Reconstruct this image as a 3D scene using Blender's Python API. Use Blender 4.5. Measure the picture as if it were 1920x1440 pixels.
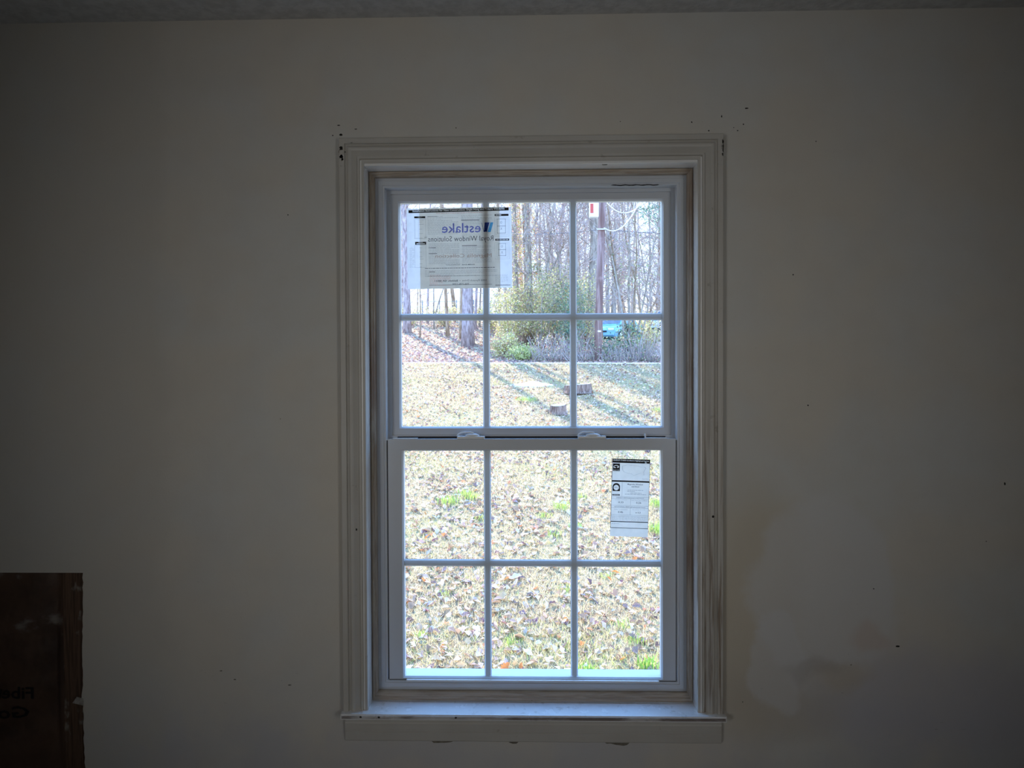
import bpy, bmesh, math, random
import numpy as np
from mathutils import Vector, Matrix

for _o in list(bpy.data.objects):
    bpy.data.objects.remove(_o, do_unlink=True)
SC = bpy.context.scene
COL = SC.collection

# ------------------------------------------------------------------ camera
def make_camera():
    cam = bpy.data.cameras.new('camera')
    cam.sensor_width = 36.0
    cam.lens = 36.0 * 1331.0 / 1920.0
    cam.clip_start = 0.02
    cam.clip_end = 600
    o = bpy.data.objects.new('camera', cam)
    COL.objects.link(o)
    yaw, pitch, roll = math.radians(-1.388), math.radians(-0.905), math.radians(-0.235)
    f = Vector((math.sin(yaw) * math.cos(pitch), math.cos(yaw) * math.cos(pitch), math.sin(pitch)))
    r = Vector((math.cos(yaw), -math.sin(yaw), 0.0))
    u = r.cross(f)
    r2 = r * math.cos(roll) + u * math.sin(roll)
    u2 = u * math.cos(roll) - r * math.sin(roll)
    m = Matrix((r2, u2, -f)).transposed().to_4x4()
    m.translation = Vector((-0.0044, -2.0226, 1.43))
    o.matrix_world = m
    SC.camera = o
make_camera()

# ------------------------------------------------------------------ exposure
SC.view_settings.view_transform = 'Standard'
SC.view_settings.look = 'None'
SC.view_settings.exposure = 0.0
SC.view_settings.gamma = 1.0
SC.view_settings.use_curve_mapping = False

SC.cycles.max_bounces = 8
SC.cycles.transparent_max_bounces = 12

# ------------------------------------------------------------------ sky
def make_world():
    w = bpy.data.worlds.new('clear winter sky')
    SC.world = w
    w.use_nodes = True
    nt = w.node_tree
    nt.nodes.clear()
    tc = nt.nodes.new('ShaderNodeTexCoord')
    sp = nt.nodes.new('ShaderNodeSeparateXYZ')
    rp = nt.nodes.new('ShaderNodeValToRGB')
    bg = nt.nodes.new('ShaderNodeBackground')
    out = nt.nodes.new('ShaderNodeOutputWorld')
    e = rp.color_ramp.elements
    e[0].position = 0.0
    e[0].color = (0.215, 0.225, 0.245, 1)
    e[1].position = 1.0
    e[1].color = (0.11, 0.28, 0.70, 1)
    a = e.new(0.16); a.color = (0.245, 0.32, 0.45, 1)
    a = e.new(0.40); a.color = (0.33, 0.58, 1.0, 1)
    nt.links.new(tc.outputs['Generated'], sp.inputs[0])
    nt.links.new(sp.outputs['Z'], rp.inputs[0])
    nt.links.new(rp.outputs[0], bg.inputs['Color'])
    bg.inputs['Strength'].default_value = 7.0
    nt.links.new(bg.outputs[0], out.inputs[0])
make_world()

# ------------------------------------------------------------------ sun
def make_sun():
    l = bpy.data.lights.new('sun', 'SUN')
    l.energy = 13.5
    l.angle = math.radians(0.55)
    l.color = (1.0, 0.86, 0.66)
    o = bpy.data.objects.new('sun', l)
    COL.objects.link(o)
    az, el = math.radians(21.0), math.radians(38.0)
    to_sun = Vector((-math.sin(az) * math.cos(el), math.cos(az) * math.cos(el), math.sin(el)))
    o.rotation_euler = to_sun.to_track_quat('Z', 'Y').to_euler()
make_sun()

# ------------------------------------------------------------------ two added fill lamps, unseen behind the camera, that brighten the window wall
def make_side_fill(x, power):
    l = bpy.data.lights.new('side_fill_lamp', 'AREA')
    l.shape = 'RECTANGLE'
    l.size, l.size_y = 0.7, 1.2
    l.energy = power
    l.color = (1.0, 0.975, 0.94)
    l.spread = math.radians(75)
    o = bpy.data.objects.new('side_fill_lamp', l)
    COL.objects.link(o)
    p = Vector((x, -2.55, 1.35))
    o.location = p
    d = Vector((0.05, 0.0, 1.38)) - p
    o.rotation_euler = d.to_track_quat('-Z', 'Y').to_euler()
make_side_fill(-1.5, 2.0)
make_side_fill(1.5, 2.0)

# ------------------------------------------------------------------ helpers
def prop(o, label=None, cat=None, group=None, kind=None):
    if label: o['label'] = label
    if cat: o['category'] = cat
    if group: o['group'] = group
    if kind: o['kind'] = kind
    return o

def link(name, me, mat=None, parent=None, loc=None, rot=None):
    o = bpy.data.objects.new(name, me)
    COL.objects.link(o)
    if mat is not None and me is not None and not me.materials:
        me.materials.append(mat)
    if parent is not None:
        o.parent = parent
    if loc is not None: o.location = loc
    if rot is not None: o.rotation_euler = rot
    return o

def empty(name, loc=(0, 0, 0), rot=(0, 0, 0)):
    o = bpy.data.objects.new(name, None)
    o.empty_display_size = 0.1
    COL.objects.link(o)
    o.location = loc
    o.rotation_euler = rot
    return o

def pyd(name, verts, faces, mat, parent=None, smooth=False, loc=None, rot=None):
    me = bpy.data.meshes.new(name)
    me.from_pydata([tuple(v) for v in verts], [], faces)
    me.update()
    if smooth:
        me.polygons.foreach_set('use_smooth', [True] * len(me.polygons))
    return link(name, me, mat, parent, loc, rot)

def big_mesh(name, V, per, mat, cols=None, parent=None, smooth=False, loc=None):
    """V: (n,3) array, consecutive groups of `per` vertices are one face."""
    V = np.asarray(V, dtype=np.float32)
    n = len(V)
    me = bpy.data.meshes.new(name)
    me.vertices.add(n)
    me.vertices.foreach_set('co', V.ravel())
    me.loops.add(n)
    me.loops.foreach_set('vertex_index', np.arange(n, dtype=np.int32))
    me.polygons.add(n // per)
    me.polygons.foreach_set('loop_start', np.arange(0, n, per, dtype=np.int32))
    me.update(calc_edges=True)
    if cols is not None:
        a = me.color_attributes.new('Col', 'FLOAT_COLOR', 'POINT')
        c = np.ones((n, 4), dtype=np.float32)
        c[:, :3] = cols
        a.data.foreach_set('color', c.ravel())
    return link(name, me, mat, parent, loc)

def bm_box(bm, x0, x1, y0, y1, z0, z1):
    vs = [bm.verts.new(p) for p in ((x0, y0, z0), (x1, y0, z0), (x1, y1, z0), (x0, y1, z0),
                                    (x0, y0, z1), (x1, y0, z1), (x1, y1, z1), (x0, y1, z1))]
    for f in ((0, 3, 2, 1), (4, 5, 6, 7), (0, 1, 5, 4), (1, 2, 6, 5), (2, 3, 7, 6), (3, 0, 4, 7)):
        bm.faces.new([vs[i] for i in f])
    return vs

def bm_obj(name, bm, mat, parent=None, bevel=0.0, seg=2, smooth=False, loc=None, rot=None):
    if bevel:
        bmesh.ops.bevel(bm, geom=list(bm.edges), offset=bevel, segments=seg, affect='EDGES', profile=0.5)
    bmesh.ops.recalc_face_normals(bm, faces=bm.faces)
    me = bpy.data.meshes.new(name)
    bm.to_mesh(me)
    bm.free()
    if smooth:
        me.polygons.foreach_set('use_smooth', [True] * len(me.polygons))
    return link(name, me, mat, parent, loc, rot)

def box(name, x0, x1, y0, y1, z0, z1, mat, parent=None, bevel=0.0, seg=2, **k):
    bm = bmesh.new()
    bm_box(bm, x0, x1, y0, y1, z0, z1)
    return bm_obj(name, bm, mat, parent, bevel, seg, **k)

def tube_geo(lines, sides):
    V, Fc = [], []
    base = 0
    ang = np.linspace(0, 2 * math.pi, sides, endpoint=False)
    ca, sa = np.cos(ang), np.sin(ang)
    for pts, rad in lines:
        pts = np.asarray(pts, float)
        rad = np.asarray(rad, float)
        n = len(pts)
        t = np.gradient(pts, axis=0)
        t /= np.linalg.norm(t, axis=1)[:, None] + 1e-9
        ref = np.array([1.0, 0, 0]) if abs(t[0][0]) < 0.8 else np.array([0, 1.0, 0])
        a = np.cross(t, ref)
        a /= np.linalg.norm(a, axis=1)[:, None] + 1e-9
        b = np.cross(t, a)
        ring = pts[:, None, :] + rad[:, None, None] * (a[:, None, :] * ca[None, :, None] + b[:, None, :] * sa[None, :, None])
        V.append(ring.reshape(-1, 3))
        for i in range(n - 1):
            for j in range(sides):
                k = (j + 1) % sides
                Fc.append((base + i * sides + j, base + i * sides + k, base + (i + 1) * sides + k, base + (i + 1) * sides + j))
        Fc.append(tuple(base + j for j in range(sides))[::-1])
        Fc.append(tuple(base + (n - 1) * sides + j for j in range(sides)))
        base += n * sides
    return np.concatenate(V), Fc

def tubes(name, lines, sides, mat, parent=None, smooth=True, loc=None):
    V, Fc = tube_geo(lines, sides)
    return pyd(name, V, Fc, mat, parent, smooth, loc)

# ------------------------------------------------------------------ material helpers
class NT:
    def __init__(self, name):
        self.m = bpy.data.materials.new(name)
        self.m.use_nodes = True
        self.t = self.m.node_tree
        self.t.nodes.clear()
        self.out = self.t.nodes.new('ShaderNodeOutputMaterial')
        self.tc = None
    def n(self, kind, **k):
        nd = self.t.nodes.new('ShaderNode' + kind)
        for a, b in k.items():
            setattr(nd, a, b)
        return nd
    def l(self, a, b):
        self.t.links.new(a, b)
    def coord(self):
        if self.tc is None:
            self.tc = self.n('TexCoord')
        return self.tc.outputs['Object']
    def mapped(self, scale, loc=(0, 0, 0), src=None):
        mp = self.n('Mapping')
        mp.inputs['Scale'].default_value = scale
        mp.inputs['Location'].default_value = loc
        self.l(src or self.coord(), mp.inputs['Vector'])
        return mp.outputs[0]
    def noise(self, scale, detail=4, rough=0.55, src=None, out='Fac', stretch=None, dist=0.0):
        nd = self.n('TexNoise')
        nd.inputs['Scale'].default_value = scale
        nd.inputs['Detail'].default_value = detail
        nd.inputs['Roughness'].default_value = rough
        nd.inputs['Distortion'].default_value = dist
        if stretch:
            src = self.mapped(stretch, src=src)
        self.l(src or self.coord(), nd.inputs['Vector'])
        return nd.outputs[out]
    def rng(self, v, a, b, c=0.0, d=1.0, smooth=True):
        nd = self.n('MapRange')
        nd.interpolation_type = 'SMOOTHSTEP' if smooth else 'LINEAR'
        self.l(v, nd.inputs[0])
        for i, x in zip((1, 2, 3, 4), (a, b, c, d)):
            nd.inputs[i].default_value = x
        return nd.outputs[0]
    def mul(self, a, b):
        nd = self.n('Math', operation='MULTIPLY')
        for i, x in enumerate((a, b)):
            if isinstance(x, (int, float)): nd.inputs[i].default_value = x
            else: self.l(x, nd.inputs[i])
        return nd.outputs[0]
    def mix(self, fac, a, b):
        nd = self.n('Mix', data_type='RGBA')
        for s, x in ((nd.inputs[0], fac), (nd.inputs[6], a), (nd.inputs[7], b)):
            if isinstance(x, (int, float)): s.default_value = x
            elif isinstance(x, tuple): s.default_value = x + (1,) if len(x) == 3 else x
            else: self.l(x, s)
        return nd.outputs[2]
    def bump(self, h, strength=0.3, dist=0.002):
        nd = self.n('Bump')
        nd.inputs['Strength'].default_value = strength
        nd.inputs['Distance'].default_value = dist
        self.l(h, nd.inputs['Height'])
        return nd.outputs[0]
    def principled(self, col, rough=0.6, bump=None, spec=0.4, metal=0.0, coat=0.0):
        b = self.n('BsdfPrincipled')
        b.inputs['Coat Weight'].default_value = coat
        b.inputs['Coat Roughness'].default_value = 0.06
        b.inputs['Coat IOR'].default_value = 1.6
        if isinstance(col, tuple): b.inputs['Base Color'].default_value = col + (1,)
        else: self.l(col, b.inputs['Base Color'])
        if isinstance(rough, (int, float)): b.inputs['Roughness'].default_value = rough
        else: self.l(rough, b.inputs['Roughness'])
        b.inputs['Specular IOR Level'].default_value = spec
        b.inputs['Metallic'].default_value = metal
        if bump is not None: self.l(bump, b.inputs['Normal'])
        self.l(b.outputs[0], self.out.inputs[0])
        return self.m

def plain(name, col, rough=0.5, var=0.12, scale=12.0, bump=0.0, spec=0.4, metal=0.0, stretch=None, bscale=60):
    t = NT(name)
    f = t.rng(t.noise(scale, 5, stretch=stretch), 0.3, 0.7)
    lo = tuple(c * (1 - var) for c in col)
    hi = tuple(min(1, c * (1 + var)) for c in col)
    c = t.mix(f, lo, hi)
    b = t.bump(t.noise(bscale, 4, stretch=stretch), bump) if bump else None
    return t.principled(c, rough, b, spec, metal)

def leafy(name, rough=0.7, trans=0.4):
    """albedo from the per-leaf colour attribute, half of the light goes through"""
    t = NT(name)
    a = t.n('Attribute', attribute_name='Col')
    d = t.n('BsdfDiffuse'); d.inputs['Roughness'].default_value = rough
    tr = t.n('BsdfTranslucent')
    mx = t.n('MixShader'); mx.inputs[0].default_value = trans
    t.l(a.outputs['Color'], d.inputs['Color']); t.l(a.outputs['Color'], tr.inputs['Color'])
    t.l(d.outputs[0], mx.inputs[1]); t.l(tr.outputs[0], mx.inputs[2])
    t.l(mx.outputs[0], t.out.inputs[0])
    return t.m

# ================================================================== ROOM MATERIALS
def wall_material():
    t = NT('aged greige wall paint')
    warp = t.noise(7.0, 4, out='Color')
    sub = t.n('VectorMath', operation='SUBTRACT'); t.l(warp, sub.inputs[0]); sub.inputs[1].default_value = (0.5, 0.5, 0.5)
    scl = t.n('VectorMath', operation='SCALE'); t.l(sub.outputs[0], scl.inputs[0]); scl.inputs['Scale'].default_value = 0.14
    add = t.n('VectorMath', operation='ADD'); t.l(t.coord(), add.inputs[0]); t.l(scl.outputs[0], add.inputs[1])
    wp = add.outputs[0]
    def blob(cx, cz, rx, rz, soft, src=wp):
        v = t.mapped((1 / rx, 0, 1 / rz), (-cx / rx, 0, -cz / rz), src=src)
        ln = t.n('VectorMath', operation='LENGTH'); t.l(v, ln.inputs[0])
        return t.rng(ln.outputs['Value'], 1 - soft, 1 + soft, 1.0, 0.0)
    # broad drifts of warm and cool grey left by old coats of paint
    c = t.mix(t.rng(t.noise(2.3, 3), 0.38, 0.64), (0.60, 0.565, 0.50), (0.575, 0.575, 0.55))
    c = t.mix(t.rng(t.noise(9.0, 5), 0.35, 0.75, 0, 0.35), c, (0.53, 0.50, 0.45))
    # drywall seam, older coat to its left
    sx = t.n('SeparateXYZ'); t.l(t.mapped((1, 1, 1), src=wp), sx.inputs[0])
    c = t.mix(t.rng(sx.outputs['X'], -1.10, -1.02, 0.5, 0.0), c, (0.53, 0.505, 0.45))
    # lavender-grey primer band near the floor
    c = t.mix(t.mul(t.rng(sx.outputs['Z'], 0.40, 0.58, 1, 0), t.rng(t.noise(3.5, 4), 0.35, 0.6, 0, 0.75)), c, (0.50, 0.50, 0.52))
    c = t.mix(t.mul(blob(1.15, 0.50, 0.38, 0.13, 0.5), 0.6), c, (0.48, 0.47, 0.52))
    # repaired patch with a brown water stain along its edge
    c = t.mix(t.mul(blob(0.64, 0.75, 0.14, 0.36, 0.35), 0.55), c, (0.50, 0.44, 0.33))
    c = t.mix(t.mul(blob(0.72, 0.50, 0.17, 0.12, 0.4), 0.45), c, (0.46, 0.42, 0.36))
    c = t.mix(t.mul(blob(0.83, 0.80, 0.205, 0.27, 0.10), 0.6), c, (0.60, 0.60, 0.60))
    c = t.mix(t.mul(blob(0.70, 0.60, 0.08, 0.14, 0.12), 0.6), c, (0.60, 0.60, 0.60))
    c = t.mix(t.mul(blob(0.95, 0.67, 0.05, 0.045, 0.5), 0.5), c, (0.56, 0.45, 0.38))
    c = t.mix(t.mul(blob(0.88, 0.565, 0.07, 0.035, 0.5), 0.5), c, (0.50, 0.42, 0.31))
    c = t.mix(t.mul(blob(0.80, 0.58, 0.075, 0.025, 0.6), 0.5), c, (0.40, 0.37, 0.34))
    # thin scuffs
    sc1 = t.rng(t.noise(5.0, 6, stretch=(6, 1, 30)), 0.66, 0.72, 0, 0.5)
    c = t.mix(t.mul(sc1, blob(-0.83, 0.53, 0.26, 0.06, 0.6, t.coord())), c, (0.25, 0.24, 0.22))
    c = t.mix(t.mul(sc1, blob(0.95, 0.46, 0.38, 0.10, 0.6, t.coord())), c, (0.25, 0.24, 0.24))
    # fine specks
    c = t.mix(t.rng(t.noise(160, 2), 0.70, 0.76, 0, 0.5), c, (0.36, 0.34, 0.30))
    h = t.noise(220, 3)
    return t.principled(c, 0.82, t.bump(h, 0.25, 0.0012), 0.2)

def casing_material(dirty):
    t = NT('worn cream casing paint' if not dirty else 'cream casing paint with brown grime')
    c = t.mix(t.rng(t.noise(6, 5), 0.3, 0.7), (0.475, 0.455, 0.415), (0.515, 0.50, 0.465))
    c = t.mix(t.rng(t.noise(30, 5), 0.66, 0.74, 0, 0.6), c, (0.33, 0.30, 0.26))
    if dirty:
        s = t.n('SeparateXYZ'); t.l(t.coord(), s.inputs[0])
        low = t.rng(s.outputs['Z'], 0.9, 1.5, 1, 0.1)
        streak = t.rng(t.noise(14, 5, stretch=(10, 1, 0.35)), 0.45, 0.68, 0, 0.85)
        c = t.mix(t.mul(low, streak), c, (0.20, 0.145, 0.10))
    return t.principled(c, 0.45, t.bump(t.noise(90, 4), 0.12, 0.001), 0.4)

def pine_material(horizontal):
    t = NT('bare pine stop')
    st = (1.2, 1, 26) if horizontal else (26, 1, 1.2)
    g = t.noise(9, 5, stretch=st, dist=0.6)
    c = t.mix(t.rng(g, 0.35, 0.68), (0.47, 0.405, 0.33), (0.33, 0.265, 0.20))
    c = t.mix(t.rng(t.noise(3, 3), 0.48, 0.72, 0, 0.7), c, (0.24, 0.155, 0.115))
    return t.principled(c, 0.55, t.bump(g, 0.15, 0.001), 0.3)

def stool_material():
    t = NT('glossy white sill paint with dust')
    c = t.mix(t.rng(t.noise(7, 5), 0.35, 0.72), (0.86, 0.86, 0.87), (0.78, 0.79, 0.80))
    c = t.mix(t.rng(t.noise(55, 6), 0.58, 0.74, 0, 0.5), c, (0.40, 0.37, 0.33))
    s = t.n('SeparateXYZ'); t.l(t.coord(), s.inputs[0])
    edge = t.mul(t.rng(s.outputs['Y'], -0.040, -0.0375, 1, 0), t.rng(t.noise(9, 5, stretch=(1, 1, 4)), 0.34, 0.6, 0.35, 1.0))  # front edge: dirt and wear, plus shade of the room-facing side painted in
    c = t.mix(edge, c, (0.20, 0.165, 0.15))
    r = t.rng(t.noise(40, 4), 0.3, 0.8, 0.10, 0.34)
    return t.principled(c, r, t.bump(t.noise(60, 3), 0.02, 0.001), 0.6, coat=1.0)

def thin_glass():
    t = NT('clear window glass')
    fr = t.n('Fresnel'); fr.inputs['IOR'].default_value = 1.30
    tr = t.n('BsdfTransparent'); tr.inputs['Color'].default_value = (0.965, 0.985, 0.98, 1)
    gl = t.n('BsdfGlossy'); gl.inputs['Roughness'].default_value = 0.0
    dust = t.rng(t.noise(25, 5), 0.62, 0.8, 0.0, 0.02)
    df = t.n('BsdfTranslucent'); df.inputs['Color'].default_value = (0.8, 0.85, 0.9, 1)
    m1 = t.n('MixShader'); m2 = t.n('MixShader')
    t.l(fr.outputs[0], m1.inputs[0]); t.l(tr.outputs[0], m1.inputs[1]); t.l(gl.outputs[0], m1.inputs[2])
    t.l(dust, m2.inputs[0]); t.l(m1.outputs[0], m2.inputs[1]); t.l(df.outputs[0], m2.inputs[2])
    t.l(m2.outputs[0], t.out.inputs[0])
    return t.m

M = {}
M['wall'] = wall_material()
M['casing'] = casing_material(False)
M['casing_dirty'] = casing_material(True)
M['pine_h'] = pine_material(True)
M['pine_v'] = pine_material(False)
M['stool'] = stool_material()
def jamb_material():
    t = NT('glossy white jamb paint')
    c = t.mix(t.rng(t.noise(5, 5), 0.3, 0.7), (0.82, 0.82, 0.81), (0.88, 0.88, 0.87))
    return t.principled(c, 0.25, t.bump(t.noise(40, 3), 0.03, 0.001), 0.6, coat=1.0)
M['jamb'] = jamb_material()
M['vinyl'] = plain('white vinyl', (0.56, 0.59, 0.63), 0.32, 0.03, 4, 0.03, 0.5)
M['vinyl_white'] = plain('bright white moulded plastic', (0.80, 0.82, 0.84), 0.25, 0.03, 4, 0.0, 0.5)
M['rubber'] = plain('black weatherstrip and gap shade', (0.015, 0.015, 0.02), 0.6, 0.1)  # also the painted-in shade of the sash gaps
M['glass'] = thin_glass()
M['ceiling'] = plain('stippled ceiling paint', (0.60, 0.60, 0.59), 0.9, 0.1, 40, 0.9, 0.1, bscale=75)
M['hole'] = plain('bare gypsum and old filler', (0.13, 0.115, 0.09), 0.9, 0.5, 120, 0.5, 0.1)
M['nailhole'] = plain('dark nail hole', (0.02, 0.018, 0.015), 0.9, 0.2, 80)
M['chip'] = plain('exposed brown drywall paper', (0.17, 0.155, 0.125), 0.9, 0.25, 60)
def kraft_material():
    t = NT('brown kraft insulation facing with plaster dust')
    c = t.mix(t.rng(t.noise(7, 5), 0.3, 0.7), (0.045, 0.027, 0.020), (0.105, 0.062, 0.042))
    s = t.n('SeparateXYZ'); t.l(t.coord(), s.inputs[0])
    hi = t.rng(s.outputs['Z'], 0.55, 0.72, 0, 1)
    c = t.mix(t.mul(hi, t.rng(t.noise(11, 6, stretch=(1, 1, 1.6)), 0.54, 0.70, 0, 0.6)), c, (0.30, 0.28, 0.26))
    return t.principled(c, 0.45, t.bump(t.noise(18, 4), 0.5), 0.4)
M['kraft'] = kraft_material()
M['kraft_ink'] = plain('black print on kraft', (0.006, 0.006, 0.008), 0.5, 0.1)
def stud_material():
    t = NT('framing lumber with plaster smears')
    g = t.noise(8, 5, stretch=(22, 1, 1), dist=0.5)
    c = t.mix(t.rng(g, 0.35, 0.7), (0.13, 0.080, 0.055), (0.065, 0.040, 0.028))
    c = t.mix(t.rng(t.noise(22, 6, stretch=(1, 1, 0.5)), 0.56, 0.68, 0, 0.75), c, (0.36, 0.34, 0.30))
    return t.principled(c, 0.8, t.bump(t.noise(40, 4), 0.3), 0.2)
M['stud'] = stud_material()
M['gypsum'] = plain('broken drywall core', (0.33, 0.31, 0.28), 0.9, 0.25, 90, 0.6, 0.1)
M['floorboard'] = plain('dusty oak floor', (0.42, 0.33, 0.24), 0.5, 0.25, 6, 0.1, 0.3, stretch=(1, 12, 1))
M['roomwall'] = plain('bare brown-grey drywall paper', (0.30, 0.285, 0.26), 0.85, 0.06, 3, 0.1, 0.2, bscale=200)

# ================================================================== ROOM SHELL
RX0, RX1, RY0, CEIL = -1.78, 1.68, -3.4, 2.44
WX, WZ0, WZ1 = 0.486, 0.448, 2.034          # rough opening of the window
HX0, HXR, HZ = -1.66, -1.3055, 0.854       # drywall cut-out

def build_wall_front():
    rnd = random.Random(5)
    bm = bmesh.new()
    y0, y1, y2, y3 = 0.0, 0.0127, 0.10, 0.17
    bm_box(bm, RX0, -1.25, y0, y1, HZ, CEIL)
    bm_box(bm, RX0, HX0, y0, y1, 0, HZ)
    n = 60                                            # torn right edge of the cut-out
    prev = None
    for i in range(n + 1):
        z = HZ * i / n
        x = HXR + rnd.uniform(-0.0016, 0.0016) + 0.0025 * math.sin(z * 9.0) - (0.004 if 0.47 < z < 0.50 else 0)
        ring = [bm.verts.new((x, y0, z)), bm.verts.new((-1.25, y0, z)), bm.verts.new((-1.25, y1, z)), bm.verts.new((x, y1, z))]
        if prev:
            for j in range(4):
                bm.faces.new((prev[j], prev[(j + 1) % 4], ring[(j + 1) % 4], ring[j]))
        prev = ring
    bm_box(bm, -1.25, -WX, y0, y1, 0, CEIL)
    bm_box(bm, -WX, WX, y0, y1, WZ1, CEIL)
    bm_box(bm, -WX, WX, y0, y1, 0, WZ0)
    bm_box(bm, WX, RX1, y0, y1, 0, CEIL)
    # framing bays and sheathing behind the drywall
    bm_box(bm, RX0 - 0.1, HX0, y1, y2, 0, CEIL)
    bm_box(bm, HX0, -1.25, y1, y2, HZ + 0.25, CEIL)
    bm_box(bm, -1.25, -WX, y1, y2, 0, CEIL)
    bm_box(bm, WX, RX1 + 0.1, y1, y2, 0, CEIL)
    bm_box(bm, -WX, WX, y1, y2, WZ1, CEIL)
    bm_box(bm, -WX, WX, y1, y2, 0, WZ0)
    bm_box(bm, RX0 - 0.1, -WX, y2, y3, -2.6, CEIL + 0.5)
    bm_box(bm, WX, RX1 + 0.1, y2, y3, -2.6, CEIL + 0.5)
    bm_box(bm, -WX, WX, y2, y3, WZ1, CEIL + 0.5)
    bm_box(bm, -WX, WX, y2, y3, -2.6, WZ0)
    o = bm_obj('wall_front', bm, M['wall'])
    prop(o, 'greige painted drywall wall around the window with stains and a cut-out', kind='structure')
    return o
wall = build_wall_front()

o = box('floor', RX0, RX1, RY0, 0.0, -0.12, 0.0, M['floorboard']); prop(o, kind='structure')
o = box('ceiling', RX0 - 0.1, RX1 + 0.1, RY0 - 0.1, 0.17, CEIL, CEIL + 0.12, M['ceiling']); prop(o, 'grey stippled ceiling above the window wall', kind='structure')
o = box('wall_left', RX0 - 0.1, RX0, RY0, 0.0, -0.12, CEIL, M['roomwall']); prop(o, kind='structure')
o = box('wall_right', RX1, RX1 + 0.1, RY0, 0.0, -0.12, CEIL, M['roomwall']); prop(o, kind='structure')
o = box('wall_back', RX0 - 0.1, RX1 + 0.1, RY0 - 0.1, RY0, -0.12, CEIL, M['roomwall']); prop(o, kind='structure')

# eaves of the house outside
def build_eaves():
    bm = bmesh.new()
    bm_box(bm, -5.0, 5.0, 0.17, 0.55, 2.80, 2.95)
    o = bm_obj('eaves', bm, plain('white soffit paint', (0.75, 0.75, 0.74), 0.7, 0.05), bevel=0.01)
    prop(o, 'white eaves of the house above the window', kind='structure')
build_eaves()

# marks on the wall: holes, chips and specks, each with its own ragged outline
def blot(name, x, z, w, h, mat, seed, y=-0.0004, thick=0.0004, parent=wall, n=14, jag=0.35):
    rnd = random.Random(seed)
    vs, out = [], []
    for i in range(n):
        a = 2 * math.pi * i / n
        r = 1 - jag * rnd.random()
        out.append((x + 0.5 * w * r * math.cos(a), z + 0.5 * h * r * math.sin(a)))
    for (a, b) in out: vs.append((a, y, b))
    for (a, b) in out: vs.append((a, y + thick, b))
    fs = [tuple(range(n))[::-1], tuple(range(n, 2 * n))]
    fs += [(i, (i + 1) % n, n + (i + 1) % n, n + i) for i in range(n)]
    return pyd(name, vs, fs, mat, parent)

for k, (x, z, w, h) in enumerate([(-0.545, 2.1374, .010, .004), (-0.4958, 2.1262, .010, .003), (-0.5388, 2.1105, .011, .008), (-0.5617, 2.1088, .005, .004),
        (0.456, 2.1338, .005, .005), (0.5038, 2.1094, .005, .005), (0.5396, 2.149, .004, .009), (0.6095, 2.1707, .012, .005), (0.6006, 2.1261, .004, .005),
        (0.5843, 2.1084, .005, .004), (0.5735, 2.117, .003, .003), (0.8027, 2.0759, .004, .004), (0.7397, 1.7031, .005, .005), (0.7823, 1.3347, .005, .005), (0.9673, 0.8149, .005, .004),
        (1.0351, 0.6513, .016, .006), (1.3304, 1.1126, .006, .010), (-0.6926, 1.8843, .004, .004), (-0.2095, 2.1257, .004, .004), (0.2554, 2.1379, .004, .003),
        (0.60, 0.49, .004, .004), (1.28, 0.95, .004, .004), (0.905, 0.598, .006, .004), (-0.72, 1.30, .003, .003), (-0.90, 0.57, .012, .003), (-0.86, 0.545, .009, .004), (-0.70, 0.53, .014, .003)]):
    blot('speck', x, z, w, h, M['nailhole'] if k < 18 else M['hole'], 100 + k, n=9)
def chip(pts, seed):
    rnd = random.Random(seed)
    n = len(pts)
    vs = [(a, -0.0004, b) for a, b in pts] + [(a, 0.0, b) for a, b in pts]
    fs = [tuple(range(n))[::-1]] + [(i, (i + 1) % n, n + (i + 1) % n, n + i) for i in range(n)]
    return pyd('paint_chip', vs, fs, M['chip'], wall)
chip([(-.293, .374), (-.230, .374), (-.229, .3685), (-.236, .367), (-.250, .3655), (-.283, .3648), (-.287, .3675)], 1)
chip([(-.070, .374), (-.040, .374), (-.0395, .369), (-.045, .3645), (-.055, .364), (-.066, .368)], 2)
chip([(.200, .3745), (.276, .3745), (.279, .370), (.272, .3635), (.262, .361), (.238, .364), (.224, .3675), (.214, .3665)], 3)
chip([(-.222, .3745), (-.145, .3745), (-.146, .3715), (-.163, .3705), (-.178, .3712), (-.2, .3708)], 4)

# ================================================================== DRYWALL CUT-OUT: stud, kraft-faced insulation
def kraft_y(x, z):
    u = (x - HX0) / (-1.371 - HX0)
    return max(0.0145, 0.028 - 0.012 * math.sin(math.pi * u) + 0.006 * math.sin(21 * x + 9 * math.sin(5.3 * z)) * math.sin(13 * z + 7 * x) + 0.004 * math.sin(47 * z - 30 * x))

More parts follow.
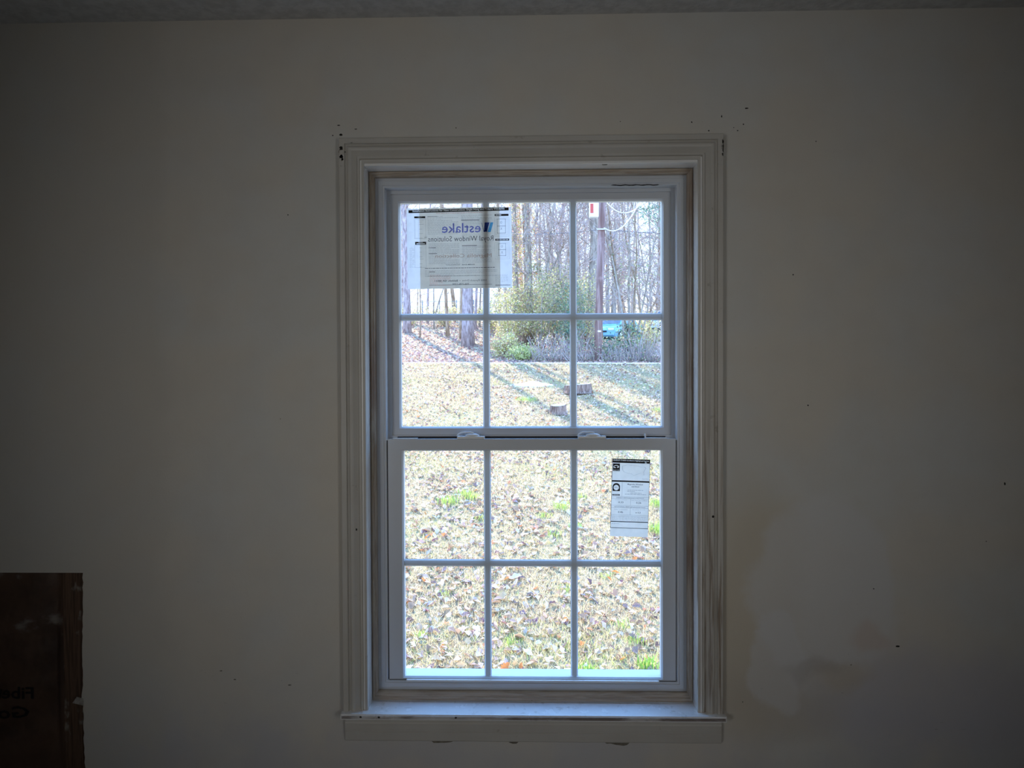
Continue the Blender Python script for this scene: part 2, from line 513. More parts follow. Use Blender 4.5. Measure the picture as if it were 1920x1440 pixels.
def build_cutout():
    st = box('stud', -1.3725, -1.303, 0.0130, 0.095, 0.0, HZ + 0.25, M['stud'], bevel=0.002)
    prop(st, 'rough wooden wall stud with plaster smears at the edge of the cut-out', 'stud')
    rnd = random.Random(8)
    nx, nz = 40, 90
    x0, x1, z0, z1 = HX0 - 0.0, -1.371, 0.0, HZ + 0.02
    V, Fc = [], []
    for j in range(nz + 1):
        for i in range(nx + 1):
            x = x0 + (x1 - x0) * i / nx
            z = z0 + (z1 - z0) * j / nz
            y = kraft_y(x, z) + 0.0012 * rnd.uniform(-1, 1)
            if i > nx - 3: y = 0.012 + 0.004 * math.sin(9 * z) + 0.003 * (nx - i)
            V.append((x, max(y, 0.0135), z))
    for j in range(nz):
        for i in range(nx):
            a = j * (nx + 1) + i
            Fc.append((a, a + 1, a + nx + 2, a + nx + 1))
    b = empty('insulation_batt', (-1.5, 0.05, 0.0))
    prop(b, 'wrinkled brown kraft-faced insulation batt inside the wall cut-out', 'insulation')
    V = [(x + 1.5, y - 0.05, z) for x, y, z in V]
    f = pyd('kraft_facing', V, Fc, M['kraft'], b, smooth=True)
    box('fibre_core', x0 + 1.505, x1 + 1.495, 0.0, 0.045, 0.0, HZ + 0.2, plain('pink glass fibre', (0.5, 0.25, 0.25), 0.95, 0.3), b)
    return b
batt = build_cutout()
# flap of torn paper on the torn edge
pyd('torn_paper_flap', [(-1.3065, -.0008, .487), (-1.33, -.004, .482), (-1.337, -.003, .474), (-1.322, -.006, .494), (-1.3055, -.0015, .466), (-1.3065, .0008, .487), (-1.33, -.002, .481)],
    [(0, 3, 1), (1, 2, 4), (0, 1, 4), (3, 2, 1), (5, 6, 4)], M['gypsum'], wall)

# ================================================================== CASING, STOOL, APRON, JAMBS
def ring_side(side, x0, x1, z0, z1, prof, sc=(1, 1, 1, 1), butt_bottom=False):
    sl, sr, sb, st = sc
    if butt_bottom: sb = 0
    a, b = [], []
    for t, y in prof:
        if side == 'L': a.append((x0 + t * sl, y, z0 + t * sb)); b.append((x0 + t * sl, y, z1 - t * st))
        if side == 'R': a.append((x1 - t * sr, y, z0 + t * sb)); b.append((x1 - t * sr, y, z1 - t * st))
        if side == 'T': a.append((x0 + t * sl, y, z1 - t * st)); b.append((x1 - t * sr, y, z1 - t * st))
        if side == 'B': a.append((x0 + t * sl, y, z0 + t * sb)); b.append((x1 - t * sr, y, z0 + t * sb))
    n = len(prof)
    fs = [(i, (i + 1) % n, n + (i + 1) % n, n + i) for i in range(n)]
    fs += [tuple(range(n)), tuple(range(n, 2 * n))[::-1]]
    return a + b, fs

def fix_normals(o):
    bm = bmesh.new(); bm.from_mesh(o.data)
    bmesh.ops.recalc_face_normals(bm, faces=bm.faces)
    bm.to_mesh(o.data); bm.free()
    return o

def ring(name, sides, rect, prof, mat, parent=None, sc=(1, 1, 1, 1), butt_bottom=False):
    V, Fc = [], []
    for s in sides:
        v, f = ring_side(s, *rect, prof, sc, butt_bottom)
        k = len(V)
        V += v
        Fc += [tuple(i + k for i in q) for q in f]
    return fix_normals(pyd(name, V, Fc, mat, parent))

CAS = [(0, 0), (0, -.0185), (.0015, -.0200), (.0155, -.0200), (.0168, -.0150), (.0186, -.0130), (.0205, -.0138), (.0265, -.0192), (.0300, -.0196), (.0350, -.0180), (.042, -.0130), (.0488, -.0085),
       (.0505, -.0085), (.0515, -.0138), (.0570, -.0138), (.0582, -.0085), (.0615, -.0085), (.0625, -.0130), (.0688, -.0126), (.0700, -.0110), (.070, 0)]
crect = (-0.540, 0.540, 0.464, 2.095)
o = ring('trim_1', 'L', crect, CAS, M['casing'], butt_bottom=True); prop(o, 'cream moulded casing down the left side of the window', kind='structure'); cas_l = o
o = ring('trim_2', 'T', crect, CAS, M['casing']); prop(o, 'cream moulded head casing above the window', kind='structure'); cas_t = o
o = ring('trim_3', 'R', crect, CAS, M['casing_dirty'], butt_bottom=True); prop(o, 'cream moulded casing with brown grime down the right side of the window', kind='structure'); cas_r = o

def build_stool():
    pts = [(-.543, -.040), (.545, -.040), (.545, -.0005), (.4715, -.0005), (.4715, .047), (-.4715, .047), (-.4715, -.0005), (-.543, -.0005)]
    bm = bmesh.new()
    lo = [bm.verts.new((x, y, .4485)) for x, y in pts]
    hi = [bm.verts.new((x, y, .464)) for x, y in pts]
    bm.faces.new(lo[::-1]); bm.faces.new(hi)
    n = len(pts)
    for i in range(n): bm.faces.new((lo[i], lo[(i + 1) % n], hi[(i + 1) % n], hi[i]))
    es = [e for e in bm.edges if all(abs(v.co.y + .040) < 1e-5 for v in e.verts)]
    bmesh.ops.bevel(bm, geom=es, offset=.0035, segments=3, affect='EDGES')
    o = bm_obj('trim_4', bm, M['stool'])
    prop(o, 'glossy white window stool with front edge dark from wear and painted-in shade', kind='structure')
    return o
stool = build_stool()
def build_apron():
    prof = [(.4485, 0), (.4485, -.0150), (.437, -.0150), (.436, -.0138), (.430, -.0138), (.427, -.0148), (.412, -.0140), (.403, -.0128), (.402, -.0142), (.394, -.0138), (.393, -.012), (.377, -.0112), (.3745, -.009), (.3745, 0)]
    V = [(-.5355, y, z) for z, y in prof] + [(.5365, y, z) for z, y in prof]
    n = len(prof)
    fs = [(i, (i + 1) % n, n + (i + 1) % n, n + i) for i in range(n)] + [tuple(range(n)), tuple(range(n, 2 * n))[::-1]]
    o = fix_normals(pyd('trim_5', V, fs, M['casing']))
    prop(o, 'cream moulded apron board under the window stool', kind='structure')
    return o
apron = build_apron()
o = box('trim_6', -.486, -.4705, -.0105, .160, .464, 2.034, M['jamb'], bevel=.001); prop(o, 'white painted left window jamb', kind='structure')
o = box('trim_7', .4705, .486, -.0105, .160, .464, 2.034, M['jamb'], bevel=.001); prop(o, 'white painted right window jamb', kind='structure'); jamb_r = o
o = box('trim_8', -.4705, .4705, -.0105, .160, 2.018, 2.034, M['jamb'], bevel=.001); prop(o, 'white painted head jamb of the window', kind='structure'); jamb_t = o
STOP = [(0, .0625), (0, .0455), (.003, .0435), (.0062, .0435), (.0078, .0468), (.0105, .0475), (.0128, .051), (.0145, .056), (.0145, .0625)]
srect = (-.4692, .4692, .466, 2.0172)
for k, (s, lab) in enumerate((('L', 'bare pine stop strip up the left of the vinyl window'), ('R', 'bare pine stop strip up the right of the vinyl window'),
                              ('T', 'bare pine stop strip across the head of the vinyl window'), ('B', 'bare pine stop strip along the bottom of the vinyl window'))):
    o = ring('trim_%d' % (9 + k), s, srect, STOP, M['pine_h'] if s in 'TB' else M['pine_v'], sc=(1, 1, 1.72, 1)); prop(o, lab, kind='structure')
    if s == 'B': stop_b = o
    if s == 'R': stop_r = o
for k, (x, z) in enumerate([(-.35, .4705), (-.13, .4715), (.0, .4700), (.075, .4705), (.19, .4705), (.26, .4705), (.365, .4700)]):
    blot('nail_hole', x, z, .003, .004, M['nailhole'], 300 + k, y=.0441, parent=stop_b, n=7)

# knocks and nail holes in the casing
for k, (x, z, w, h, y) in enumerate([(-.5345, 2.0600, .013, .050, -.0198), (-.5335, 2.0665, .014, .020, -.0203), (-.5385, 2.056, .005, .016, -.0199), (-.5290, 2.063, .004, .022, -.0199), (-.5330, 2.042, .013, .013, -.0200), (-.5300, 2.036, .008, .014, -.0200),
                                     (-.5220, 2.056, .004, .004, -.0175), (-.503, 2.081, .010, .003, -.0200), (-.509, 2.052, .005, .005, -.0160), (-.534, 2.016, .004, .004, -.0200)]):
    blot('knock', x, z, w, h, M['nailhole'] if k in (1, 6, 8) else M['hole'], 400 + k, y=y, parent=cas_l, n=11, jag=.6)
for k, (x, z, w, h, y) in enumerate([(.5388, 2.0600, .0035, .052, -.0202), (.5375, 2.072, .006, .014, -.0200), (.5360, 2.060, .005, .010, -.0200), (.5380, 2.050, .004, .018, -.0200), (.5350, 2.053, .003, .004, -.0200), (.537, 2.037, .006, .012, -.0200), (.534, 2.021, .003, .004, -.0200)]):
    blot('knock', x, z, w, h, M['nailhole'], 450 + k, y=y, parent=cas_r, n=11, jag=.6)
blot('nail_hole', .511, 1.0233, .007, .008, M['nailhole'], 470, y=-.0200, parent=cas_r, n=9, jag=.15)
blot('nail_hole', -.4993, .9844, .006, .007, M['nailhole'], 471, y=-.0150, parent=cas_l, n=9, jag=.15)
for k, x in enumerate((-.485, -.433, -.215)):
    blot('nail_hole', x, .4575, .009, .006, M['nailhole'], 480 + k, y=-.0404, parent=stool, n=8)
chip_ap = [(-.31, -.02), (-.175, -.165), (-.135, -.125), (.06, .10)]
for k, (a, b) in enumerate(chip_ap):
    blot('gap_crack', (a + b) / 2, .447, abs(b - a) + .01, .003, M['nailhole'], 490 + k, y=-.0154, parent=apron, n=16, jag=.5)
blot('gap_crack', .21, 2.0142, .02, .003, M['hole'], 495, y=-.0109, parent=jamb_t, n=10)

# ================================================================== VINYL SINGLE-HUNG WINDOW
win = empty('window_1', (0, 0.06, 0.476))
prop(win, 'white vinyl single-hung window with six-over-six grilles between the glass', kind='structure')
def wchild(o):
    """geometry is written in room coordinates, so undo the window's own offset"""
    o.location = Vector(o.location) - win.location
    return o
FR = [(0, .0640), (.0225, .0640), (.0238, .0618), (.0350, .0618), (.0368, .0645), (.0402, .0645), (.0420, .0660), (.0420, .150), (0, .150)]
wchild(ring('frame', 'LRTB', (-.470, .470, .476, 2.0172), FR, M['vinyl'], win))

def muntin(name, p0, p1, y, parent, w=.0215, d=.0042):
    (xa, za), (xb, zb) = p0, p1
    L = math.hypot(xb - xa, zb - za)
    ux, uz = (xb - xa) / L, (zb - za) / L
    px, pz = -uz, ux
    cs = [(-w / 2, 0), (-w * .34, -d), (w * .34, -d), (w / 2, 0), (w * .34, d), (-w * .34, d)]
    V = [(x + px * a, y + b, z + pz * a) for (x, z) in (p0, p1) for a, b in cs]
    fs = [(i, (i + 1) % 6, 6 + (i + 1) % 6, 6 + i) for i in range(6)] + [tuple(range(6)), tuple(range(6, 12))[::-1]]
    return fix_normals(pyd(name, V, fs, M['vinyl'], parent))

def pane(name, x0, x1, z0, z1, y, parent):
    return pyd(name, [(x0, y, z0), (x1, y, z0), (x1, y, z1), (x0, y, z1)], [(0, 1, 2, 3)], M['glass'], parent)

# upper sash (fixed, outer track)
US = [(0, .1000), (.31, .1000), (.34, .1045), (.88, .1050), (1.0, .1135), (1.0, .130), (0, .130)]
us = wchild(ring('upper_sash', 'LRTB', (-.4290, .4290, 1.2320, 1.9760), US, M['vinyl'], win, sc=(.0380, .0368, .0362, .0345)))
pane('inner_pane', -.392, .393, 1.2665, 1.9430, .1140, us)
pane('outer_pane', -.392, .393, 1.2665, 1.9430, .1290, us)
for x in (-.1332, .1287):
    muntin('muntin', (x, 1.262), (x, 1.945), .1212, us)
muntin('muntin', (-.395, 1.5992), (.395, 1.5968), .1217, us)
# lower sash (sliding, inner track)
LS = [(0, .0665), (.90, .0670), (1.0, .0740), (1.0, .0955), (0, .0955)]
ls = wchild(ring('lower_sash', 'LRTB', (-.4235, .4245, .4900, 1.2347), LS, M['vinyl'], win, sc=(.0452, .0420, .0368, .0350)))
pane('inner_pane', -.380, .383, .5260, 1.2010, .0770, ls)
pane('outer_pane', -.380, .383, .5260, 1.2010, .0905, ls)
for x in (-.1300, .1272):
    muntin('muntin', (x, .520), (x, 1.204), .0838, ls)
muntin('muntin', (-.385, .8640), (.385, .8625), .0843, ls)
# lift rail along the bottom of the lower sash
bm = bmesh.new(); bm_box(bm, -.3715, .3745, .0600, .0672, .5165, .5212)
lr = bm_obj('lift_rail', bm, M['vinyl_white'], ls, bevel=.0008)
# dark strips standing in for shade in the gap under both stiles
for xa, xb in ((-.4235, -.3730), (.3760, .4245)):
    box('gap_shade', xa, xb, .0648, .0662, .5185, .5198, M['rubber'], ls)
# weatherstrip between the two sashes at the meeting rail
wchild(box('weatherstrip', -.400, .400, .0958, .0998, 1.2250, 1.2398, M['rubber'], win))
for s in (-1, 1):  # black strips put in for the shade between frame and sash
    wchild(box('track_shade', s * .4258 - .0014, s * .4258 + .0014, .0700, .0730, .519, 1.231, M['rubber'], win))

# sash locks on the meeting rail
def sash_lock(x, tip):
    bm = bmesh.new(); bm_box(bm, x - .0410, x + .0410, .0690, .0890, 1.2349, 1.2425)
    b = bm_obj('sash_lock', bm, M['vinyl_white'], win, bevel=.0016)
    wchild(b)
    V, Fc = [], []
    n = 18
    prof = [(.0205, 1.2425), (.0195, 1.2455), (.0165, 1.2478), (.0110, 1.2495), (.0, 1.2500)]
    for r, z in prof:
        for i in range(n):
            a = 2 * math.pi * i / n
            V.append((x + .004 + r * 1.05 * math.cos(a), .0795 + r * .46 * math.sin(a), z))
    for k in range(len(prof) - 1):
        for i in range(n):
            j = (i + 1) % n
            Fc.append((k * n + i, k * n + j, (k + 1) * n + j, (k + 1) * n + i))
    fix_normals(pyd('cam_housing', V, Fc, M['vinyl_white'], b, smooth=True))
    pts = [(x + .0085, .0795, 1.2515), (x - .002, .0798, 1.2535), (x - .016, .0803, 1.2540), (x - .028, .0806, 1.2528), (x - .037, .0806, 1.2490), (x - .0425, .0800, 1.2435)]
    tubes('lever', [(pts, [.0016, .0022, .0022, .0020, .0018, .0012])], 8, M['vinyl_white'], b)
    return b
sash_lock(-.1776, 0)
sash_lock(.1797, 1)
# tilt latches at both ends of the meeting rail
def tilt_latch(x0, x1, tab):
    bm = bmesh.new(); bm_box(bm, x0, x1, .0720, .0900, 1.2348, 1.2372)
    b = bm_obj('tilt_latch', bm, M['vinyl_white'], win, bevel=.0006)
    wchild(b)
    if tab is not None:
        bm = bmesh.new(); bm_box(bm, tab, tab + .0035, .0760, .0860, 1.2370, 1.2490)
        bm_obj('latch_tab', bm, M['vinyl_white'], b, bevel=.0007)
tilt_latch(-.4100, -.3370, None)
tilt_latch(.3360, .3990, .3362)
# worn slot in the head of the frame
rnd = random.Random(3)
pts = [(.236 + .141 * i / 24, .0652, 1.9762 + .0007 * math.sin(i * 1.1) + rnd.uniform(-.0003, .0003)) for i in range(25)]
wchild(tubes('head_slot', [(pts, [.0004] + [.0015 + .0005 * rnd.random() for _ in range(23)] + [.0004])], 6, M['rubber'], win))

# ================================================================== PRINTED SHEETS ON THE GLASS
def paper_material(name, col, trans):
    t = NT(name)
    c = t.mix(t.rng(t.noise(35, 4), 0.35, 0.7), col, tuple(x * .93 for x in col))
    d = t.n('BsdfDiffuse'); tr = t.n('BsdfTranslucent')
    mx = t.n('MixShader'); mx.inputs[0].default_value = trans
    t.l(c, d.inputs['Color']); t.l(c, tr.inputs['Color'])
    t.l(d.outputs[0], mx.inputs[1]); t.l(tr.outputs[0], mx.inputs[2])
    t.l(mx.outputs[0], t.out.inputs[0])
    return t.m
def film_ink(name, col):
    t = NT(name)
    tr = t.n('BsdfTransparent')
    c = t.mix(t.rng(t.noise(90, 3), 0.3, 0.7), col, tuple(min(1, x * 1.12) for x in col))
    t.l(c, tr.inputs['Color'])
    t.l(tr.outputs[0], t.out.inputs[0])
    return t.m
M['paper'] = paper_material('thin white paper', (0.78, 0.76, 0.76), .62)
M['paper_back'] = paper_material('folded back leaf of paper', (0.92, 0.84, 0.68), .62)
M['sticker'] = paper_material('white label stock', (0.92, 0.88, 0.80), .45)
M['ink'] = plain('black printing ink', (.012, .012, .014), .6, .1)
M['ink_film'] = film_ink('dark ink seen through paper', (.16, .17, .19))
M['blue_film'] = film_ink('indigo ink seen through paper', (.22, .24, .66))
M['lightblue_film'] = film_ink('light blue ink seen through paper', (.16, .50, .85))
M['navy_film'] = film_ink('navy ink seen through paper', (.08, .12, .40))
M['tan_film'] = film_ink('pale brown ink seen through paper', (.66, .50, .44))
M['faint'] = film_ink('fine grey print', (.50, .50, .52))
M['faint_dark'] = film_ink('fine dark print', (.26, .26, .28))
M['faint_red'] = film_ink('fine red print', (.80, .48, .46))
M['faint2'] = film_ink('pale grey print', (.62, .62, .64))

def text_geo(body, bold=0.0, shear=0.0, space=1.0):
    cu = bpy.data.curves.new('lettering', 'FONT')
    cu.body = body
    cu.offset = bold
    cu.shear = shear
    cu.space_character = space
    cu.resolution_u = 2
    ob = bpy.data.objects.new('lettering', cu)
    COL.objects.link(ob)
    dg = bpy.context.evaluated_depsgraph_get()
    me = bpy.data.meshes.new_from_object(ob.evaluated_get(dg))
    bpy.data.objects.remove(ob, do_unlink=True)
    bpy.data.curves.remove(cu)
    return me

def lettering(name, body, x0, x1, z0, z1, y, mat, parent, mirror=False, bold=0.0, shear=0.0, space=1.0):
    """text stretched to a box; x0..x1 is where it starts and ends"""
    me = text_geo(body, bold, shear, space)
    n = len(me.vertices)
    c = np.empty(n * 3, dtype=np.float32)
    me.vertices.foreach_get('co', c)
    c = c.reshape(-1, 3)
    lo, hi = c.min(0), c.max(0)
    u = (c[:, 0] - lo[0]) / max(hi[0] - lo[0], 1e-6)
    v = (c[:, 1] - lo[1]) / max(hi[1] - lo[1], 1e-6)
    if mirror: u = 1 - u
    o = np.stack([x0 + u * (x1 - x0), np.full(n, y), z0 + v * (z1 - z0)], 1).astype(np.float32)
    me.vertices.foreach_set('co', o.ravel())
    me.name = name
    me.update()
    me.materials.clear()
    return link(name, me, mat, parent)

def flat(name, rects, y, mat, parent):
    V, Fc = [], []
    for x0, x1, z0, z1 in rects:
        k = len(V)
        V += [(x0, y, z0), (x1, y, z0), (x1, y, z1), (x0, y, z1)]
        Fc.append((k, k + 1, k + 2, k + 3))
    o = pyd(name, V, Fc, mat, parent)
    if len(rects) > 1: prop(o, kind='stuff')
    return o

def shape2d(o):
    """flat triangles (x, z) of a flat mesh object that is then taken away"""
    me = o.data
    me.calc_loop_triangles()
    P = np.array([(v.co.x, v.co.z) for v in me.vertices])
    T = np.array([t.vertices[:] for t in me.loop_triangles])
    loops = {}
    for p in me.polygons:
        vs = list(p.vertices)
        for a, b in zip(vs, vs[1:] + vs[:1]):
            k = (min(a, b), max(a, b))
            loops[k] = loops.get(k, 0) + 1
    E = [k for k, n in loops.items() if n == 1]
    bpy.data.objects.remove(o, do_unlink=True)
    return P, T, E

def knocked_out(name, outer, shapes, y, mat, parent):
    """dark printed field with the light shapes left open, so that the backlit paper shows through them"""
    from mathutils.geometry import delaunay_2d_cdt
    vs, es, tris = [Vector(p) for p in outer], [(i, (i + 1) % len(outer)) for i in range(len(outer))], []
    for P, T, E in shapes:
        k = len(vs)
        vs += [Vector((float(a), float(b))) for a, b in P]
        es += [(a + k, b + k) for a, b in E]
        if len(T): tris.append(P[T])
    tris = np.concatenate(tris)
    ov, oe, of, *_ = delaunay_2d_cdt(vs, es, [], 0, 1e-7)
    C = np.array([[(ov[f[0]][k] + ov[f[1]][k] + ov[f[2]][k]) / 3 for k in (0, 1)] for f in of])
    a, b, c = tris[:, 0], tris[:, 1], tris[:, 2]
    def side(p, q, C):
        return (q[None, :, 0] - p[None, :, 0]) * (C[:, None, 1] - p[None, :, 1]) - (q[None, :, 1] - p[None, :, 1]) * (C[:, None, 0] - p[None, :, 0])
    inside = np.zeros(len(C), bool)
    for k in range(0, len(C), 800):
        s1, s2, s3 = side(a, b, C[k:k + 800]), side(b, c, C[k:k + 800]), side(c, a, C[k:k + 800])
        inside[k:k + 800] = (((s1 >= 0) & (s2 >= 0) & (s3 >= 0)) | ((s1 <= 0) & (s2 <= 0) & (s3 <= 0))).any(1)
    keep = [tuple(f) for f, i in zip(of, inside) if not i]
    return pyd(name, [(v[0], y, v[1]) for v in ov], keep, mat, parent)
def rect_pts(x0, x1, z0, z1): return [(x0, z0), (x1, z0), (x1, z1), (x0, z1)]

def text_lines(rnd, x0, x1, ztop, zbot, pitch, h):
    """rows of words too small to read"""
    out = []
    z = ztop
    while z - h > zbot:
        x = x0
        end = x1 if rnd.random() < .75 else x0 + (x1 - x0) * rnd.uniform(.35, .9)
        while x < end:
            w = rnd.uniform(.003, .010)
            out.append((x, min(x + w, end), z - h, z))
            x += w + .0014
        z -= pitch
    return out
def outline(x0, x1, z0, z1, w):
    return [(x0, x1, z0, z0 + w), (x0, x1, z1 - w, z1), (x0, x0 + w, z0, z1), (x1 - w, x1, z0, z1)]

def build_instruction_sheet():
    W, H = .3155, .2445
    s = empty('instruction_sheet', (-.2128, .1134, 1.8068), (0, math.radians(-.5), 0))
    prop(s, 'white printed instruction sheet with mirrored blue lettering stuck to upper sash glass', 'paper')
    rnd = random.Random(12)
    def X(zx): return ((zx - 175) / 1580 - .5) * W
    def Z(zy): return (.5 - (zy - 130) / 1228) * H
    def sheet(name, xa, xb, y, mat, ragged):
        n = 60
        V, Fc = [], []
        for i in range(n + 1):
            x = xa + (xb - xa) * i / n
            V.append((x, y + .00004 * math.sin(i * .7), -H / 2 + rnd.uniform(-.0004, .0004)))
            V.append((x, y + .00004 * math.cos(i * .5), H / 2 - (rnd.uniform(0, .0045) if ragged else .002)))
        for i in range(n): Fc.append((2 * i, 2 * i + 2, 2 * i + 3, 2 * i + 1))
        return pyd(name, V, Fc, mat, s)
    sheet('front_leaf', -W / 2, W / 2, 0.0, M['paper'], True)
    sheet('back_leaf', X(368), X(1577), .00022, M['paper_back'], False)
    yf, yb = -.00035, -.00018
    # title bar, a little out of level
    t = lettering('title_lettering', 'Installation Instructions for New Construction: Single Hung and Picture Windows', X(268), X(1652), Z(206), Z(169), yf, M['ink'], s, bold=.012)
    for v in t.data.vertices: v.co.z += .0105 * (v.co.x - X(960)) + .0016
    knocked_out('title_bar', [(X(205), Z(212)), (X(1715), Z(197)), (X(1715), Z(152)), (X(205), Z(168))], [shape2d(t)], yf, M['ink'], s)
    flat('red_notice', text_lines(rnd, X(625), X(1320), Z(218), Z(236), .0032, .0013), yf, M['faint_red'], s)
    # step labels
    for (a, b, c, d) in ((290, 457, 262, 291), (298, 465, 646, 690), (1503, 1712, 249, 279), (1508, 1717, 620, 650)):
        if d - c > 35:
            w = flat('step_lettering', [(X(a) + .010, X(b) - .010, Z(c + 11), Z(c + 5)), (X(a) + .004, X(b) - .004, Z(d - 9), Z(d - 19))], yf, M['ink'], s)
        elif a < 1000:
            w = lettering('step_lettering', 'Step 1', X(345), X(405), Z(d - 7), Z(c + 7), yf, M['ink'], s)
        else:
            w = flat('step_lettering', text_lines(rnd, X(a) + .003, X(b) - .003, Z(c + 10), Z(d - 4), .01, .0018), yf, M['ink'], s)
        knocked_out('step_label', rect_pts(X(a), X(b), Z(d), Z(c)), [shape2d(w)], yf, M['ink'], s)
    # drawings
    d = outline(X(290), X(462), Z(1035), Z(695), .0006) + outline(X(290), X(462), Z(600), Z(300), .0006) + outline(X(300), X(355), Z(590), Z(310), .0005)
    for zy in (320, 345, 380, 455, 520, 590, 735, 800, 870, 905, 975, 1025):
        d.append((X(360), X(360 + rnd.uniform(30, 90)), Z(zy + 4), Z(zy)))
    for k, (za, zb) in enumerate(((320, 540), (690, 880))):
        x0 = 1535 + 15 * k
        d += outline(X(x0), X(1668), Z(zb), Z(za), .0016) + outline(X(1500), X(1720), Z(zb + 45), Z(za - 15), .0005) + outline(X(x0 - 22), X(1700), Z(zb + 20), Z(za + 5), .0005)
        m = (za + zb) / 2
        d += [(X(x0), X(1668), Z(m + 5), Z(m - 5))]
    flat('drawing_lines', d, yf, M['faint'], s)
    for k, (zx, zy, ch) in enumerate(((1600, 375, 'O'), (1600, 470, 'X'), (1607, 735, 'O'), (1607, 825, 'X'))):
        lettering('drawing_letter', ch, X(zx - 14), X(zx + 14), Z(zy + 18), Z(zy - 18), yf - .0001, M['faint_dark'], s)
    # fine print in two columns
    a = text_lines(rnd, X(490), X(955), Z(268), Z(545), .0040, .0013)
    a += text_lines(rnd, X(998), X(1460), Z(258), Z(330), .0038, .0013)
    a += text_lines(rnd, X(500), X(965), Z(680), Z(985), .0037, .0012) + text_lines(rnd, X(1005), X(1450), Z(720), Z(985), .0037, .0012)
    a += text_lines(rnd, X(440), X(1530), Z(1082), Z(1180), .0042, .0013)
    a += text_lines(rnd, X(212), X(285), Z(735), Z(1030), .0036, .0011) + text_lines(rnd, X(1500), X(1690), Z(1160), Z(1320), .0036, .0011)
    a += text_lines(rnd, X(1005), X(1440), Z(345), Z(640), .0042, .0010)
    flat('fine_print', a, yf, M['faint2'], s)
    b = [(X(490), X(640), Z(272), Z(264)), (X(998), X(1270), Z(338), Z(328)), (X(500), X(610), Z(744), Z(734)), (X(500), X(625), Z(832), Z(822)), (X(1005), X(1230), Z(720), Z(711)), (X(505), X(590), Z(1110), Z(1098)), (X(500), X(1450), Z(1306), Z(1300)), (X(1500), X(1730), Z(1324), Z(1314))]
    b += text_lines(rnd, X(440), X(1495), Z(1044), Z(1060), .0034, .0020) + text_lines(rnd, X(480), X(1270), Z(1164), Z(1176), .0034, .0012)
    flat('bold_print', b, yf, M['faint_dark'], s)
    flat('red_print', text_lines(rnd, X(510), X(830), Z(1150), Z(1310), .0038, .0012), yf, M['faint_red'], s)
    # lettering on the outer face, read in reverse through the paper
    lettering('reversed_lettering', 'estlake', X(705), X(1292), Z(520), Z(375), yb, M['blue_film'], s, mirror=True, bold=.006)
    pyd('logo_stroke', [(X(1482), yb, Z(372)), (X(1440), yb, Z(518)), (X(1392), yb, Z(518)), (X(1437), yb, Z(372))], [(0, 1, 2, 3)], M['lightblue_film'], s)
    pyd('logo_stroke', [(X(1424), yb, Z(372)), (X(1384), yb, Z(512)), (X(1338), yb, Z(512)), (X(1352), yb, Z(372))], [(0, 1, 2, 3)], M['navy_film'], s)
    pyd('logo_stroke', [(X(1308), yb, Z(372)), (X(1302), yb, Z(372)), (X(1336), yb, Z(518)), (X(1344), yb, Z(518))], [(0, 1, 2, 3)], M['navy_film'], s)
    lettering('reversed_lettering', 'Royal Window Solutions', X(495), X(1480), Z(672), Z(568), yb, M['ink_film'], s, mirror=True)
    lettering('reversed_lettering', 'TM', X(443), X(478), Z(592), Z(574), yb, M['ink_film'], s, mirror=True)
    lettering('reversed_lettering', 'Magnolia Collection', X(600), X(1450), Z(912), Z(836), yb, M['tan_film'], s, mirror=True)
    lettering('reversed_lettering', 'WARM EDGE', X(1000), X(1196), Z(1010), Z(990), yb, M['ink_film'], s, mirror=True, bold=.015)
    lettering('reversed_lettering', 'TECHNOLOGY', X(755), X(975), Z(1010), Z(990), yb, M['ink_film'], s, mirror=True)
    lettering('reversed_lettering', '1000 Pyratch Drive  \u2022', X(960), X(1365), Z(1262), Z(1226), yb, M['ink_film'], s, mirror=True)
    lettering('reversed_lettering', 'Baldwin, GA 30511', X(588), X(935), Z(1260), Z(1226), yb, M['ink_film'], s, mirror=True, bold=.02)
    lettering('reversed_lettering', '706-778-1200', X(852), X(1105), Z(1306), Z(1278), yb, M['ink_film'], s, mirror=True, bold=.01)
    return s
build_instruction_sheet()

